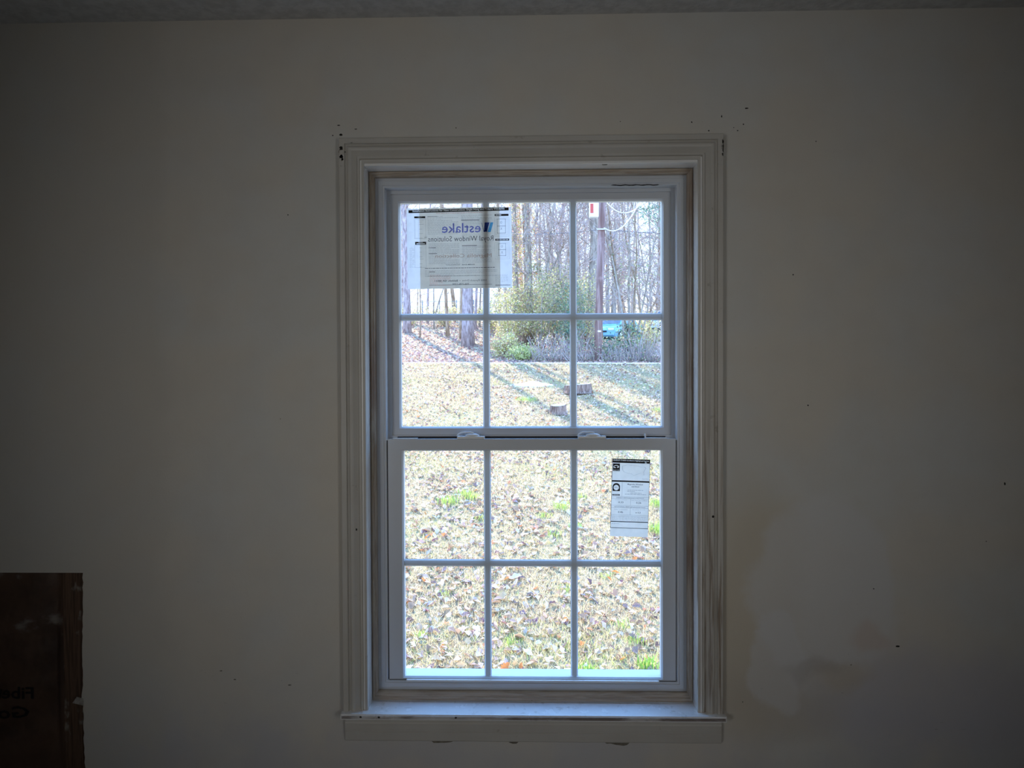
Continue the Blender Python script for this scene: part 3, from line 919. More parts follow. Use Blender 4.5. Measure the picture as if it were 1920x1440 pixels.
def build_rating_label():
    W, H = .1115, .2300
    s = empty('rating_label', (.2922, .07655, 1.0590), (0, math.radians(1.9), 0))
    prop(s, 'white energy rating label with black header stuck to lower sash glass', 'label')
    rnd = random.Random(4)
    def X(zx, zy=170): return ((zx - (232 - .0407 * (zy - 170))) / 574 - .5) * W
    def Z(zy, zx=232): return (.5 - (zy - .026 * (zx - 232) - 170) / 1157) * H
    def x_(u): return (u - .5) * W
    def z_(v): return (.5 - v) * H
    pyd('label_stock', [(-W / 2, 0, -H / 2), (W / 2, 0, -H / 2), (W / 2, 0, H / 2), (-W / 2, 0, H / 2)], [(0, 1, 2, 3)], M['sticker'], s)
    yf = -.0003
    h1 = lettering('header_lettering', 'ENERGY STAR\u00ae Certified in Highlighted Regions', x_(.035), x_(.97), z_(.034), z_(.010), yf, M['ink'], s, bold=.01)
    h2 = flat('header_lettering', [(x_(.86), x_(.91), z_(.047), z_(.040))], yf, M['ink'], s)
    knocked_out('header_bar', rect_pts(-W / 2, W / 2, z_(.052), z_(0)), [shape2d(h1), shape2d(h2)], yf, M['ink'], s)
    # star emblem
    cx, cz = x_(.1125), z_(.105)
    arc = []
    for i in range(17):
        a = math.pi * (0.08 + 0.84 * i / 16)
        arc.append((cx + .0085 * math.cos(a), yf - .0003, cz + .0060 * math.sin(a) - .001))
    V, Fc = [], []
    for i, p in enumerate(arc):
        V += [p, (p[0], p[1], p[2] - .0016)]
        if i: Fc.append((2 * i - 2, 2 * i, 2 * i + 1, 2 * i - 1))
    g1 = pyd('emblem_arc', V, Fc, M['ink'], s)
    st = []
    for i in range(10):
        a = math.pi / 2 + i * math.pi / 5
        r = .0036 if i % 2 == 0 else .0016
        st.append((cx + .0048 + r * math.cos(a), yf - .0003, cz - .001 + r * math.sin(a)))
    g2 = pyd('emblem_star', st, [tuple(range(10))], M['ink'], s)
    g3 = flat('emblem_script', [(cx - .0075, cx - .0010, cz - .0036, cz - .0020), (cx - .0085, cx - .004, cz - .0012, cz - .0002)], yf, M['ink'], s)
    g4 = lettering('emblem_lettering', 'ENERGY STAR', x_(.03), x_(.195), z_(.155), z_(.142), yf, M['ink'], s)
    knocked_out('star_emblem', rect_pts(x_(.02), x_(.205), z_(.160), z_(.062)), [shape2d(g) for g in (g1, g2, g3, g4)], yf, M['ink'], s)
    # pale map outline and web line
    mp = [(.27, .09), (.40, .075), (.55, .08), (.70, .085), (.78, .10), (.86, .095), (.90, .115), (.86, .14), (.84, .17), (.86, .20), (.82, .20), (.76, .18), (.66, .195), (.58, .215), (.52, .19), (.42, .185), (.32, .17), (.27, .14)]
    V, Fc = [], []
    for i, (u, v) in enumerate(mp):
        V += [(x_(u), yf, z_(v)), (x_(.58 + (u - .58) * .965), yf, z_(.14 + (v - .14) * .955))]
    n = len(mp)
    Fc = [(2 * i, 2 * ((i + 1) % n), 2 * ((i + 1) % n) + 1, 2 * i + 1) for i in range(n)]
    pyd('map_outline', V, Fc, M['faint2'], s)
    lettering('web_lettering', 'es.gov/wdw', x_(.80), x_(.965), z_(.258), z_(.246), yf, M['faint_dark'], s)
    flat('rule_line', [(-W / 2, W / 2, z_(.297), z_(.278))], yf, M['ink'], s)
    e = .0011
    flat('border_line', [(-W / 2, -W / 2 + e, z_(.895), z_(.04)), (W / 2 - e * .8, W / 2, z_(.895), z_(.04))], yf, M['ink'], s)
    # council emblem
    ar = [(x_(.03), yf, z_(.417)), (x_(.225), yf, z_(.417)), (x_(.225), yf, z_(.36))]
    for i in range(11):
        a = math.pi * i / 10
        ar.append((x_(.1275) + (x_(.225) - x_(.1275)) * math.cos(a), yf, z_(.36) + .0105 * math.sin(a)))
    ar.append((x_(.03), yf, z_(.36)))
    sb = []
    for i in range(36):
        a = 2 * math.pi * i / 36
        r = .0088 if i % 2 == 0 else .0070
        sb.append((x_(.1275) + r * math.cos(a), yf - .0003, z_(.372) + r * math.sin(a)))
    g1 = pyd('sunburst', sb, [tuple(range(36))], M['ink'], s)
    knocked_out('council_emblem', [(p[0], p[2]) for p in ar], [shape2d(g1)], yf, M['ink'], s)
    lettering('council_lettering', 'NFRC', x_(.075), x_(.18), z_(.383), z_(.361), yf, M['faint_dark'], s)
    g1 = lettering('certified_lettering', 'CERTIFIED', x_(.05), x_(.205), z_(.471), z_(.461), yf, M['ink'], s)
    knocked_out('certified_bar', rect_pts(x_(.03), x_(.225), z_(.475), z_(.457)), [shape2d(g1)], yf, M['ink'], s)
    lettering('maker_lettering', 'Magnolia Window', x_(.42), x_(.83), z_(.338), z_(.316), yf, M['ink'], s, bold=.01)
    lettering('maker_lettering', 'and Door', x_(.53), x_(.74), z_(.362), z_(.343), yf, M['ink'], s, bold=.01)
    a = []
    for v, u0, u1 in ((.396, .43, .84), (.412, .42, .84), (.433, .50, .80), (.450, .36, .92)):
        a += text_lines(rnd, x_(u0), x_(u1), z_(v), z_(v + .011), .01, .0016)
    flat('fine_print', a, yf, M['faint'], s)
    r = .0005
    rules = [(x_(.28), x_(.28) + r, z_(.488), z_(.297))]
    for v in (.488, .512, .601, .630, .722, .738, .805): rules.append((-W / 2, W / 2, z_(v), z_(v) + r))
    rules += [(x_(.515), x_(.515) + r, z_(.601), z_(.512)), (x_(.515), x_(.515) + r, z_(.722), z_(.630))]
    flat('cell_lines', rules, yf, M['faint_dark'], s)
    flat('rule_line', [(-W / 2, W / 2, z_(.814), z_(.805)), (-W / 2, W / 2, z_(.893), z_(.886))], yf, M['ink'], s)
    lettering('heading_lettering', 'ENERGY PERFORMANCE RATINGS', x_(.14), x_(.86), z_(.508), z_(.493), yf, M['faint_dark'], s)
    lettering('heading_lettering', 'ADDITIONAL PERFORMANCE RATINGS', x_(.09), x_(.91), z_(.626), z_(.609), yf, M['faint_dark'], s)
    for body, u, v in (('0.33', .26, .560), ('0.26', .73, .560), ('0.46', .26, .686), ('\u2264 0.3', .72, .686)):
        lettering('rating_number', body, x_(u - .065), x_(u + .065), z_(v + .011), z_(v - .012), yf, M['ink'], s, bold=.005)
    for body, u0, u1, v in (('U-Factor (U.S./I-P)', .10, .42, .530), ('Solar Heat Gain Coefficient', .54, .97, .530), ('Visible Transmittance', .08, .44, .652), ('Air Leakage (U.S./I-P)', .57, .91, .652)):
        lettering('cell_lettering', body, x_(u0), x_(u1), z_(v + .006), z_(v - .008), yf, M['faint'], s)
    flat('fine_print', text_lines(rnd, x_(.03), x_(.97), z_(.746), z_(.798), .0030, .0011) + text_lines(rnd, x_(.04), x_(.42), z_(.832), z_(.842), .01, .0013), yf, M['faint2'], s)
    return s
build_rating_label()

# print on the kraft facing, seen from its back
for body, xa, xb, za, zb in (('Fiber', -.085, .038, .478, .513), ('Go', -.07, .018, .418, .456)):
    k = lettering('kraft_lettering', body, xa, xb, za, zb, 0.0, M['kraft_ink'], batt, mirror=True, bold=.02)
    for v in k.data.vertices:
        v.co.y = kraft_y(v.co.x - 1.5, v.co.z) - .0025 - .05

# ================================================================== OUTDOORS: TERRAIN
def sstep(a, b, x):
    t = np.clip((np.asarray(x, float) - a) / (b - a), 0, 1)
    return t * t * (3 - 2 * t)
def ground_z(X, Y):
    X = np.asarray(X, float); Y = np.asarray(Y, float)
    d = Y + 2.02
    lawn = -1.33 + 0.197 * (np.clip(d, 0, 22.0) - 6.5) + 0.018 * np.sin(1.7 * X + .9 * Y) * np.sin(.8 * Y - .5 * X) * np.clip((22 - d) / 4, 0, 1)
    right = sstep(1.5, 5.0, X)
    s = 0.16 * (1 - right) + 0.078 * right
    left_rise = 0.16 * np.clip(d - 22.5, 0, 15.5)
    right_rise = 0.078 * np.clip(d - 22.5, 0, 21.5) + 0.15 * np.clip(d - 46.0, 0, 60)
    bank = left_rise * (1 - right) + right_rise * right
    bank = bank + 0.05 * np.sin(1.1 * X + .6 * Y) * np.clip((d - 23) / 3, 0, 1)
    return lawn + bank - 0.006 * X
def noise2(X, Y, seed, f=1.0):
    r = np.random.RandomState(seed)
    out = 0
    for k in range(7):
        a, b, c = r.uniform(-2.2, 2.2, 3) * f * (1 + .35 * k)
        out = out + np.sin(a * X + b * Y + c * 3) / (1 + .35 * k)
    return out / 3.0

def ground_material(name, cols, scale):
    t = NT(name)
    c = t.mix(t.rng(t.noise(scale, 6), 0.35, 0.65), cols[0], cols[1])
    c = t.mix(t.rng(t.noise(scale * 6, 5), 0.45, 0.68), c, cols[2])
    c = t.mix(t.rng(t.noise(.5, 4), 0.5, 0.7, 0, .6), c, cols[3])
    return t.principled(c, 0.95, t.bump(t.noise(scale * 9, 5), 0.8, 0.03), 0.1)

def grid_mesh(name, xs, ys, mat, dz=0.0):
    Xg, Yg = np.meshgrid(xs, ys)
    Z = ground_z(Xg, Yg) + dz
    V = np.stack([Xg, Yg, Z], -1).reshape(-1, 3)
    nx = len(xs)
    Fc = []
    for j in range(len(ys) - 1):
        for i in range(nx - 1):
            a = j * nx + i
            Fc.append((a, a + 1, a + nx + 1, a + nx))
    return pyd(name, V, Fc, mat, smooth=True)
M['lawn'] = ground_material('dry winter lawn soil', [(.36, .28, .18), (.24, .17, .11), (.13, .09, .06), (.28, .27, .14)], 3.0)
M['forest'] = ground_material('leafy forest floor', [(.46, .38, .24), (.34, .26, .18), (.50, .44, .28), (.38, .30, .22)], 2.0)
o = grid_mesh('lawn_ground', np.linspace(-14, 14, 57), np.linspace(0.17, 19.98, 81), M['lawn']); prop(o, 'straw-coloured winter lawn sloping up to the kerb', kind='structure')
o = grid_mesh('forest_ground', np.linspace(-60, 60, 121), np.concatenate([np.linspace(20.2, 46, 66), np.linspace(47, 110, 40)]), M['forest']); prop(o, 'leaf-covered wooded ground rising beyond the kerb', kind='structure')

def build_kerb():
    xs = np.linspace(-14, 14, 29)
    V, Fc = [], []
    for i, x in enumerate(xs):
        z = float(ground_z(x, 19.98))
        for (y, dz) in ((19.96, -.12), (19.96, .010), (19.98, .018), (20.2, .022), (20.22, -.12)):
            V.append((x, y - .012 * x, z + dz))
        if i:
            for j in range(5):
                a, b = (i - 1) * 5 + j, (i - 1) * 5 + (j + 1) % 5
                Fc.append((a, b, b + 5, a + 5))
    o = fix_normals(pyd('kerb', V, Fc, plain('pale concrete', (.90, .87, .82), .9, .12, 8, .3)))
    prop(o, 'pale concrete kerb along the top of the lawn', 'kerb')
build_kerb()

def build_driveway():
    cx = [(4.3, 22.6), (4.9, 25), (5.7, 29), (6.6, 34), (7.6, 40), (8.6, 47)]
    V, Fc = [], []
    for i, (x, y) in enumerate(cx):
        for w in (-1.5, -.5, .5, 1.5):
            xx = x + w + 1.2
            V.append((xx, y, float(ground_z(xx, y)) + .06))
        if i:
            for j in range(3):
                a = (i - 1) * 4 + j
                Fc.append((a, a + 1, a + 5, a + 4))
    n = len(V)
    V += [(x, y, z - .12) for x, y, z in V]
    Fc += [tuple(k + n for k in f)[::-1] for f in Fc]
    for i in range(1, len(cx)):
        for j in (0, 3):
            a, b = (i - 1) * 4 + j, i * 4 + j
            Fc.append((a, b, b + n, a + n))
    o = fix_normals(pyd('driveway', V, Fc, plain('pinkish worn asphalt', (.42, .36, .36), .9, .15, 3, .3)))
    prop(o, 'pinkish grey driveway climbing between the trees', kind='structure')
build_driveway()

# ================================================================== GRASS AND LEAF LITTER
M['blade'] = leafy('grass blades', trans=.45)
M['leaf'] = leafy('fallen leaves', trans=.25)
M['foliage'] = leafy('living leaves', trans=.45)
RS = np.random.RandomState(21)

def fan_points(n, d0, d1, power, margin, slope):
    d = d0 + (d1 - d0) * RS.rand(n) ** power
    X = (RS.rand(n) * 2 - 1) * (slope * d + margin) - .02 * d
    return X, d - 2.02

def blades(X, Y, h, w, lean, cols):
    n = len(X)
    Z = ground_z(X, Y)
    a = RS.rand(n) * 2 * math.pi
    b = RS.rand(n) * 2 * math.pi
    ln = lean * RS.rand(n) ** .6
    V = np.empty((n, 3, 3))
    dx, dy = np.cos(a) * w / 2, np.sin(a) * w / 2
    V[:, 0] = np.stack([X - dx, Y - dy, Z - .003], 1)
    V[:, 1] = np.stack([X + dx, Y + dy, Z - .003], 1)
    V[:, 2] = np.stack([X + np.cos(b) * h * np.sin(ln), Y + np.sin(b) * h * np.sin(ln), Z + h * np.cos(ln) + .004], 1)
    return V.reshape(-1, 3), np.repeat(cols, 3, axis=0)

def palette(n, cols, weights, jitter=.12):
    cols = np.array(cols)
    c = cols[RS.choice(len(cols), n, p=np.array(weights) / sum(weights))]
    return np.clip(c * (1 + jitter * RS.randn(n, 1)) + .02 * RS.randn(n, 3), .01, 1)

def build_grass():
    n = 450000
    X, Y = fan_points(n, 5.2, 22.0, 1.25, 1.9, .30)
    g = noise2(X, Y, 3, 1.1)
    straw = palette(n, [(.84, .69, .39), (.90, .79, .53), (.70, .56, .32), (.48, .38, .24), (.86, .75, .55)], [3, 3, 2, 1.3, 2])
    green = palette(n, [(.52, .60, .18), (.62, .64, .24), (.40, .50, .16)], [2, 2, 1])
    isg = RS.rand(n) < np.clip(.10 + .30 * (g - .25), .03, .55)
    cols = np.where(isg[:, None], green, straw)
    h = RS.uniform(.025, .085, n) * (1 + .25 * g)
    V, C = blades(X, Y, np.clip(h, .02, .12), RS.uniform(.0035, .0075, n), 1.45, cols)
    o = big_mesh('dry_grass', V, 3, M['blade'], C)
    prop(o, 'dry straw-coloured grass blades covering the lawn', 'grass', kind='stuff')
build_grass()

def litter(X, Y, size, cols, lift=.012, tilt=.55):
    """two triangles folded along a midrib for every leaf"""
    n = len(X)
    Z = ground_z(X, Y) + lift + RS.rand(n) * lift * 1.6
    a = RS.rand(n) * 2 * math.pi
    t = RS.randn(n) * tilt
    fold = RS.uniform(.1, .55, n)
    ax = np.stack([np.cos(a) * np.cos(t), np.sin(a) * np.cos(t), np.sin(t)], 1)
    sd = np.stack([-np.sin(a), np.cos(a), RS.randn(n) * .35], 1)
    sd /= np.linalg.norm(sd, axis=1)[:, None]
    up = np.cross(ax, sd)
    up[up[:, 2] < 0] *= -1
    c = np.stack([X, Y, Z], 1)
    s = size[:, None]
    base, tip = c - ax * s * .5, c + ax * s * .5
    mid = c + ax * s * .05
    L = mid + sd * s * .36 + up * s * fold[:, None] * .5
    R = mid - sd * s * .36 + up * s * fold[:, None] * .5
    V = np.stack([base, L, tip, base, tip, R], 1).reshape(-1, 3)
    return V, np.repeat(cols, 6, axis=0)
LEAFC = [(.52, .36, .28), (.64, .46, .38), (.76, .60, .54), (.36, .22, .18), (.64, .28, .15), (.60, .52, .53), (.84, .74, .68), (.24, .17, .17)]
def build_litter():
    n = 27000
    X, Y = fan_points(n, 5.2, 21.9, 1.0, 1.9, .30)
    keep = RS.rand(n) < np.clip(.62 + .40 * noise2(X, Y, 9, .8), .12, 1)
    X, Y = X[keep], Y[keep]
    V, C = litter(X, Y, RS.uniform(.05, .105, len(X)), palette(len(X), LEAFC, [3, 3, 3.5, 2.2, .8, 2.6, 3, 2.2]))
    o = big_mesh('leaf_litter', V, 3, M['leaf'], C)
    prop(o, 'scattered dead leaves among the lawn grass', 'leaf litter', kind='stuff')
    n = 26000
    Y = 20.3 + 22 * RS.rand(n) ** 1.3
    X = (RS.rand(n) * 2 - 1) * (.25 * (Y + 2) + 2.0)
    V, C = litter(X, Y, RS.uniform(.07, .16, n), palette(n, [(.54, .38, .34), (.64, .48, .43), (.40, .27, .25), (.58, .34, .25), (.70, .57, .50), (.32, .23, .24)], [3, 3, 2, 1.5, 2, 1.5]))
    o = big_mesh('forest_litter', V, 3, M['leaf'], C)
    prop(o, 'pinkish brown leaf litter covering the ground under the trees', 'leaf litter', kind='stuff')
build_litter()

# single leaves near the house, lobed and curled
def leaf_mesh(seed, col, lobes):
    r = random.Random(seed)
    half = []
    n = 9
    for i in range(n + 1):
        t = i / n
        w = .36 * math.sin(math.pi * min(1, t * .95 + .05)) ** .8
        if lobes: w *= (1.0 if i % 2 else .52)
        half.append((t - .5, w))
    V = []
    for t, w in half:
        curl = .12 * math.cos(t * 3.1) * r.uniform(.8, 1.2)
        V += [(t, w, curl + .45 * w * r.uniform(.5, 1.1)), (t, 0, curl * .4), (t, -w, curl + .45 * w * r.uniform(.4, 1.1))]
    Fc = []
    for i in range(n):
        a = 3 * i
        Fc += [(a, a + 1, a + 4, a + 3), (a + 1, a + 2, a + 5, a + 4)]
    V += [(-.5, .008, .02), (-.5, -.008, .02), (-.72, .006, .05), (-.72, -.006, .05)]
    k = len(V) - 4
    Fc.append((k, k + 2, k + 3, k + 1))
    me = bpy.data.meshes.new('fallen_leaf')
    me.from_pydata(V, [], Fc)
    at = me.color_attributes.new('Col', 'FLOAT_COLOR', 'POINT')
    for i in range(len(V)):
        f = r.uniform(.88, 1.12)
        at.data[i].color = (min(1, col[0] * f), min(1, col[1] * f), min(1, col[2] * f), 1)
    me.polygons.foreach_set('use_smooth', [True] * len(me.polygons))
    me.materials.append(M['leaf'])
    return me
def build_single_leaves():
    kinds = [('dry tan lobed leaf curled on the lawn grass near the house', (.62, .46, .30), True, 70), ('dull brown pointed leaf lying on the lawn grass near the house', (.44, .29, .20), False, 60),
             ('pale greyish pink leaf curled on the lawn grass near the house', (.72, .60, .55), False, 60), ('rusty orange leaf lying on the lawn grass near the house', (.72, .28, .10), True, 20),
             ('dark purplish brown leaf lying on the lawn grass near the house', (.33, .23, .22), True, 45)]
    r = random.Random(77)
    for k, (lab, col, lob, cnt) in enumerate(kinds):
        ms = [leaf_mesh(50 + k * 5 + j, col, lob) for j in range(3)]
        for i in range(cnt):
            d = 6.2 + 4.6 * r.random() ** 1.2
            x = r.uniform(-1, 1) * (.2 * d + .25) - .02 * d
            y = d - 2.02
            o = link('fallen_leaf', ms[i % 3], None, None, (x, y, float(ground_z(x, y)) + r.uniform(.022, .045)), (r.gauss(0, .5), r.gauss(0, .45), r.uniform(0, 6.28)))
            s = r.uniform(.065, .12) * (1.25 if k == 1 and i < 3 else 1)
            o.scale = (s, s, s)
            prop(o, lab, 'leaf', ['tan leaves on the lawn', 'brown leaves on the lawn', 'pale leaves on the lawn', 'orange leaves on the lawn', 'dark leaves on the lawn'][k])
build_single_leaves()

def tuft_mesh(seed, n, h, spread, broad):
    r = np.random.RandomState(seed)
    V = np.empty((n, 4, 3)); C = np.empty((n, 4, 3))
    for i in range(n):
        a, b = r.rand(2) * 6.28
        rr = spread * r.rand() ** .7
        bx, by = rr * math.cos(a), rr * math.sin(a)
        L = h * r.uniform(.5, 1.1)
        ln = r.uniform(.05, .8)
        w = (.016 if broad else .006) * r.uniform(.7, 1.2)
        dx, dy = -math.sin(b) * w / 2, math.cos(b) * w / 2
        m = np.array([bx + math.cos(b) * L * .5 * math.sin(ln * .6), by + math.sin(b) * L * .5 * math.sin(ln * .6), L * .55 * math.cos(ln * .6)])
        t = np.array([bx + math.cos(b) * L * math.sin(ln), by + math.sin(b) * L * math.sin(ln), L * math.cos(ln) * .95])
        V[i] = [[bx - dx * .4, by - dy * .4, -.02], m - np.array([dx, dy, 0]), t, m + np.array([dx, dy, 0])]
        c = np.array([(.30, .50, .10), (.44, .60, .14), (.56, .66, .20), (.24, .42, .12)][r.randint(4)]) * r.uniform(.85, 1.15)
        C[i] = np.clip(c, 0, 1)
    return V.reshape(-1, 3), C.reshape(-1, 3)
def build_tufts():
    spots = [(-1.20, 8.56, .16, .20, 150, 0), (-.99, 8.88, .13, .17, 80, 0), (-.88, 8.71, .13, .12, 80, 0), (1.91, 8.46, .15, .14, 130, 0), (1.74, 7.53, .19, .14, 160, 0),
             (.48, 8.36, .15, .15, 110, 0), (-.06, 15.04, .14, .26, 160, 0), (2.97, 14.02, .14, .22, 120, 0), (1.09, 4.55, .14, .10, 60, 1), (.75, 8.77, .10, .13, 70, 0),
             (-1.11, 5.07, .07, .08, 40, 0), (-.18, 4.92, .08, .11, 60, 0), (1.03, 4.98, .09, .12, 70, 0), (.94, 5.27, .08, .12, 60, 0), (.52, 4.50, .09, .10, 45, 1),
             (-.97, 5.85, .06, .09, 40, 0), (.33, 7.44, .11, .12, 60, 0), (.92, 6.34, .07, .12, 50, 0), (.40, 5.97, .07, .12, 45, 0), (.62, 7.72, .10, .1, 50, 0), (-.70, 7.95, .10, .12, 50, 0), (.20, 8.05, .09, .12, 50, 0)]
    for i, (x, y, h, sp, n, broad) in enumerate(spots):
        V, C = tuft_mesh(900 + i, n, h, sp, broad)
        o = big_mesh('grass_tuft', V, 4, M['blade'], C, loc=(x, y, float(ground_z(x, y))))
        if broad: prop(o, 'broad-leaved green weed rosette close to the house', 'weed', 'green weeds near the house')
        elif y > 12: prop(o, 'bright green grass clump beyond the tree stumps' if x < 1 else 'bright green grass clump at the right of the tree stumps', 'grass tuft')
        elif h >= .13: prop(o, 'tall bright green grass tuft in the middle of the dry lawn', 'grass tuft', 'tall green tufts')
        else: prop(o, 'short yellow-green grass tuft in the dry lawn', 'grass tuft', 'short green tufts')
build_tufts()

# ================================================================== STUMPS, SLAB, STAKE
def bark_material(name, c0, c1, scale=14, stretch=(1, 1, .22)):
    t = NT(name)
    g = t.noise(scale, 6, stretch=stretch, dist=.8)
    c = t.mix(t.rng(g, .35, .66), c0, c1)
    c = t.mix(t.rng(t.noise(3, 4), .5, .75, 0, .5), c, tuple(min(1, x * 1.3) for x in c1))
    return t.principled(c, .9, t.bump(g, .9, .03), .15)
M['bark_pine'] = bark_material('purple-grey pine bark', (.24, .19, .20), (.50, .43, .46))
M['bark_brown'] = bark_material('brown bark', (.22, .15, .10), (.46, .35, .26))
M['bark_grey'] = bark_material('grey-brown bark', (.24, .20, .17), (.50, .44, .39))
M['bark_stump'] = bark_material('dark weathered stump bark', (.12, .07, .055), (.34, .24, .20), 18)
M['twig'] = plain('pale pinkish twigs', (.46, .38, .36), .85, .2, 2)
M['cutwood'] = plain('weathered cut wood', (.66, .55, .42), .8, .2, 20, .3)
def build_stump(x, y, r, h, lab, seed):
    z = float(ground_z(x, y))
    e = empty('tree_stump', (x, y, z)); prop(e, lab, 'stump')
    rnd = random.Random(seed)
    n = 28
    V, Fc = [], []
    prof = [(-.1, 1.18), (0, 1.12), (.25, 1.03), (.8, .99), (.97, .98), (1.0, .94)]
    ph = [rnd.uniform(0, 6) for _ in range(4)]
    for zz, s in prof:
        for i in range(n):
            a = 2 * math.pi * i / n
            rr = r * s * (1 + .06 * math.sin(3 * a + ph[0]) + .04 * math.sin(7 * a + ph[1]) + .02 * math.sin(13 * a + ph[2]))
            V.append((rr * math.cos(a), rr * math.sin(a), zz * h + (.02 * math.sin(a + ph[3]) if zz > .5 else 0)))
    for k in range(len(prof) - 1):
        for i in range(n):
            j = (i + 1) % n
            Fc.append((k * n + i, k * n + j, (k + 1) * n + j, (k + 1) * n + i))
    pyd('stump_bark', V, Fc, M['bark_stump'], e)
    top = V[-n:]
    pyd('cut_face', [(a * .96, b * .96, c + .004) for a, b, c in top] + [(a * .96, b * .96, c - .02) for a, b, c in top],
        [tuple(range(n))] + [(i, (i + 1) % n, n + (i + 1) % n, n + i)[::-1] for i in range(n)], M['cutwood'], e)
build_stump(1.22, 15.95, .34, .20, 'wide low tree stump farther up the lawn', 1)
build_stump(.65, 13.93, .175, .19, 'small dark tree stump nearer on the lawn', 2)
def build_slab():
    x0, y0 = .11, 16.84
    pts = [(-.62, -.22), (-.10, -.30), (.30, -.22), (.52, -.10), (.22, .14), (-.02, .34), (-.20, .12)]
    top, bot = [], []
    for a, b in pts:
        z = float(ground_z(x0 + a, y0 + b))
        top.append((a, b, z - float(ground_z(x0, y0)) + .035)); bot.append((a, b, z - float(ground_z(x0, y0)) - .03))
    n = len(pts)
    o = fix_normals(pyd('stone_slab', top + bot, [tuple(range(n)), tuple(range(n, 2 * n))[::-1]] + [(i, (i + 1) % n, n + (i + 1) % n, n + i) for i in range(n)],
        plain('pale limestone', (.80, .82, .82), .6, .08, 9, .2), loc=(x0, y0, float(ground_z(x0, y0)))))
    prop(o, 'pale flat stone slab lying in the lawn behind the stumps', 'slab')
build_slab()
def build_stake():
    x, y = -3.44, 20.95
    V = []
    for z, s in ((-.15, .028), (.18, .028), (.24, .030), (.30, .018)):
        V += [(-s, -s, z), (s, -s, z), (s, s, z), (-s, s, z)]
    Fc = [(3, 2, 1, 0), (12, 13, 14, 15)]
    for k in range(3):
        for i in range(4):
            j = (i + 1) % 4
            Fc.append((4 * k + i, 4 * k + j, 4 * k + 4 + j, 4 * k + 4 + i))
    o = pyd('wooden_stake', V, Fc, plain('raw pine stake', (.70, .50, .30), .8, .15, 10), loc=(x, y, float(ground_z(x, y))), rot=(.03, .06, .3))
    prop(o, 'short raw wooden stake beside the kerb', 'stake')
build_stake()

# ================================================================== TREES
def wander(p, d, length, n, r, wob, up=0.0):
    pts = [np.array(p, float)]
    d = np.array(d, float); d /= np.linalg.norm(d)
    for i in range(n):
        d = d + wob * np.array([r.gauss(0, 1), r.gauss(0, 1), r.gauss(0, .6)]) + np.array([0, 0, up])
        d /= np.linalg.norm(d)
        pts.append(pts[-1] + d * length / n)
    return np.array(pts)

def tree(name, lab, x, y, h, r0, lean=(0, 0), seed=0, n_br=14, br_from=.18, br_len=2.2, twigs=5, bark='bark_grey', wob=.02, group=None, leaves=None, fork=None, br_up=.35, taper=.45):
    """trunk, boughs that divide into twigs, and leaves where the photo shows some"""
    rnd = random.Random(seed)
    z = float(ground_z(x, y)) - .15
    e = empty(name, (x, y, z))
    prop(e, lab, 'tree', group)
    n = 14
    pts = wander((0, 0, 0), (lean[0], lean[1], 1), h, n, rnd, wob)
    rad = [r0 * (1.35 if i == 0 else 1.1 if i == 1 else 1) * (1 - (1 - taper) * i / n) for i in range(n + 1)]
    trunks = [(pts, rad)]
    if fork:
        k = int(fork[0] * n)
        p2 = wander(pts[k], (fork[1], fork[2], 1), h * (1 - fork[0]), n, rnd, wob * 1.5)
        trunks.append((p2, [rad[k] * .8 * (1 - .55 * i / n) for i in range(n + 1)]))
    tubes('trunk', trunks, 10 if r0 > .07 else 7, M[bark], e)
    boughs, tips = [], []
    for i in range(n_br):
        tp, tr = trunks[rnd.randrange(len(trunks))]
        f = br_from + (1 - br_from) * (i + rnd.random()) / n_br
        k = min(int(f * n), n - 1)
        p = tp[k] + (tp[k + 1] - tp[k]) * (f * n - k)
        a = rnd.uniform(0, 6.28)
        L = br_len * rnd.uniform(.5, 1.2) * (1 - .3 * f)
        bp = wander(p, (math.cos(a), math.sin(a), br_up + rnd.uniform(-.3, .6)), L, 7, rnd, .16, .03)
        rb = min(tr[k] * .5, .035) * rnd.uniform(.5, 1.0)
        boughs.append((bp, np.linspace(max(rb, .014), .009, 8)))
        for j in range(twigs):
            q = rnd.randrange(2, 8)
            a2 = rnd.uniform(0, 6.28)
            dv = (bp[q] - bp[q - 1]); dv = dv / np.linalg.norm(dv) + .8 * np.array([math.cos(a2), math.sin(a2), rnd.uniform(-.2, .8)])
            tw = wander(bp[q], dv, L * rnd.uniform(.25, .6), 4, rnd, .2, .03)
            boughs.append((tw, np.linspace(max(.012, rb * .5), .007, 5)))
            tips.append(tw)
        tips.append(bp)
    if boughs:
        tubes('boughs', boughs, 4, M['twig'] if r0 < .3 else M[bark], e)
    if leaves:
        cnt, size, pal, mode, zlo, zhi = leaves
        pr = np.random.RandomState(seed + 5)
        if mode == 'tips':
            P = []
            for _ in range(cnt):
                t = tips[pr.randint(len(tips))]
                P.append(t[pr.randint(1, len(t))] + pr.randn(3) * .07)
            P = np.array(P)
        else:                                   # ivy hugging the trunk
            zz = zlo + (zhi - zlo) * pr.rand(cnt)
            P = np.stack([np.interp(zz, pts[:, 2], pts[:, 0]), np.interp(zz, pts[:, 2], pts[:, 1]), zz], 1)
            a = pr.rand(cnt) * 6.28
            rr = r0 + .02 + .16 * pr.rand(cnt) ** 2 + .10 * np.abs(np.sin(zz * 2.3))
            P[:, 0] += rr * np.cos(a); P[:, 1] += rr * np.sin(a)
        leaf_cloud('foliage', P, size, pal, e, pr)
    return e

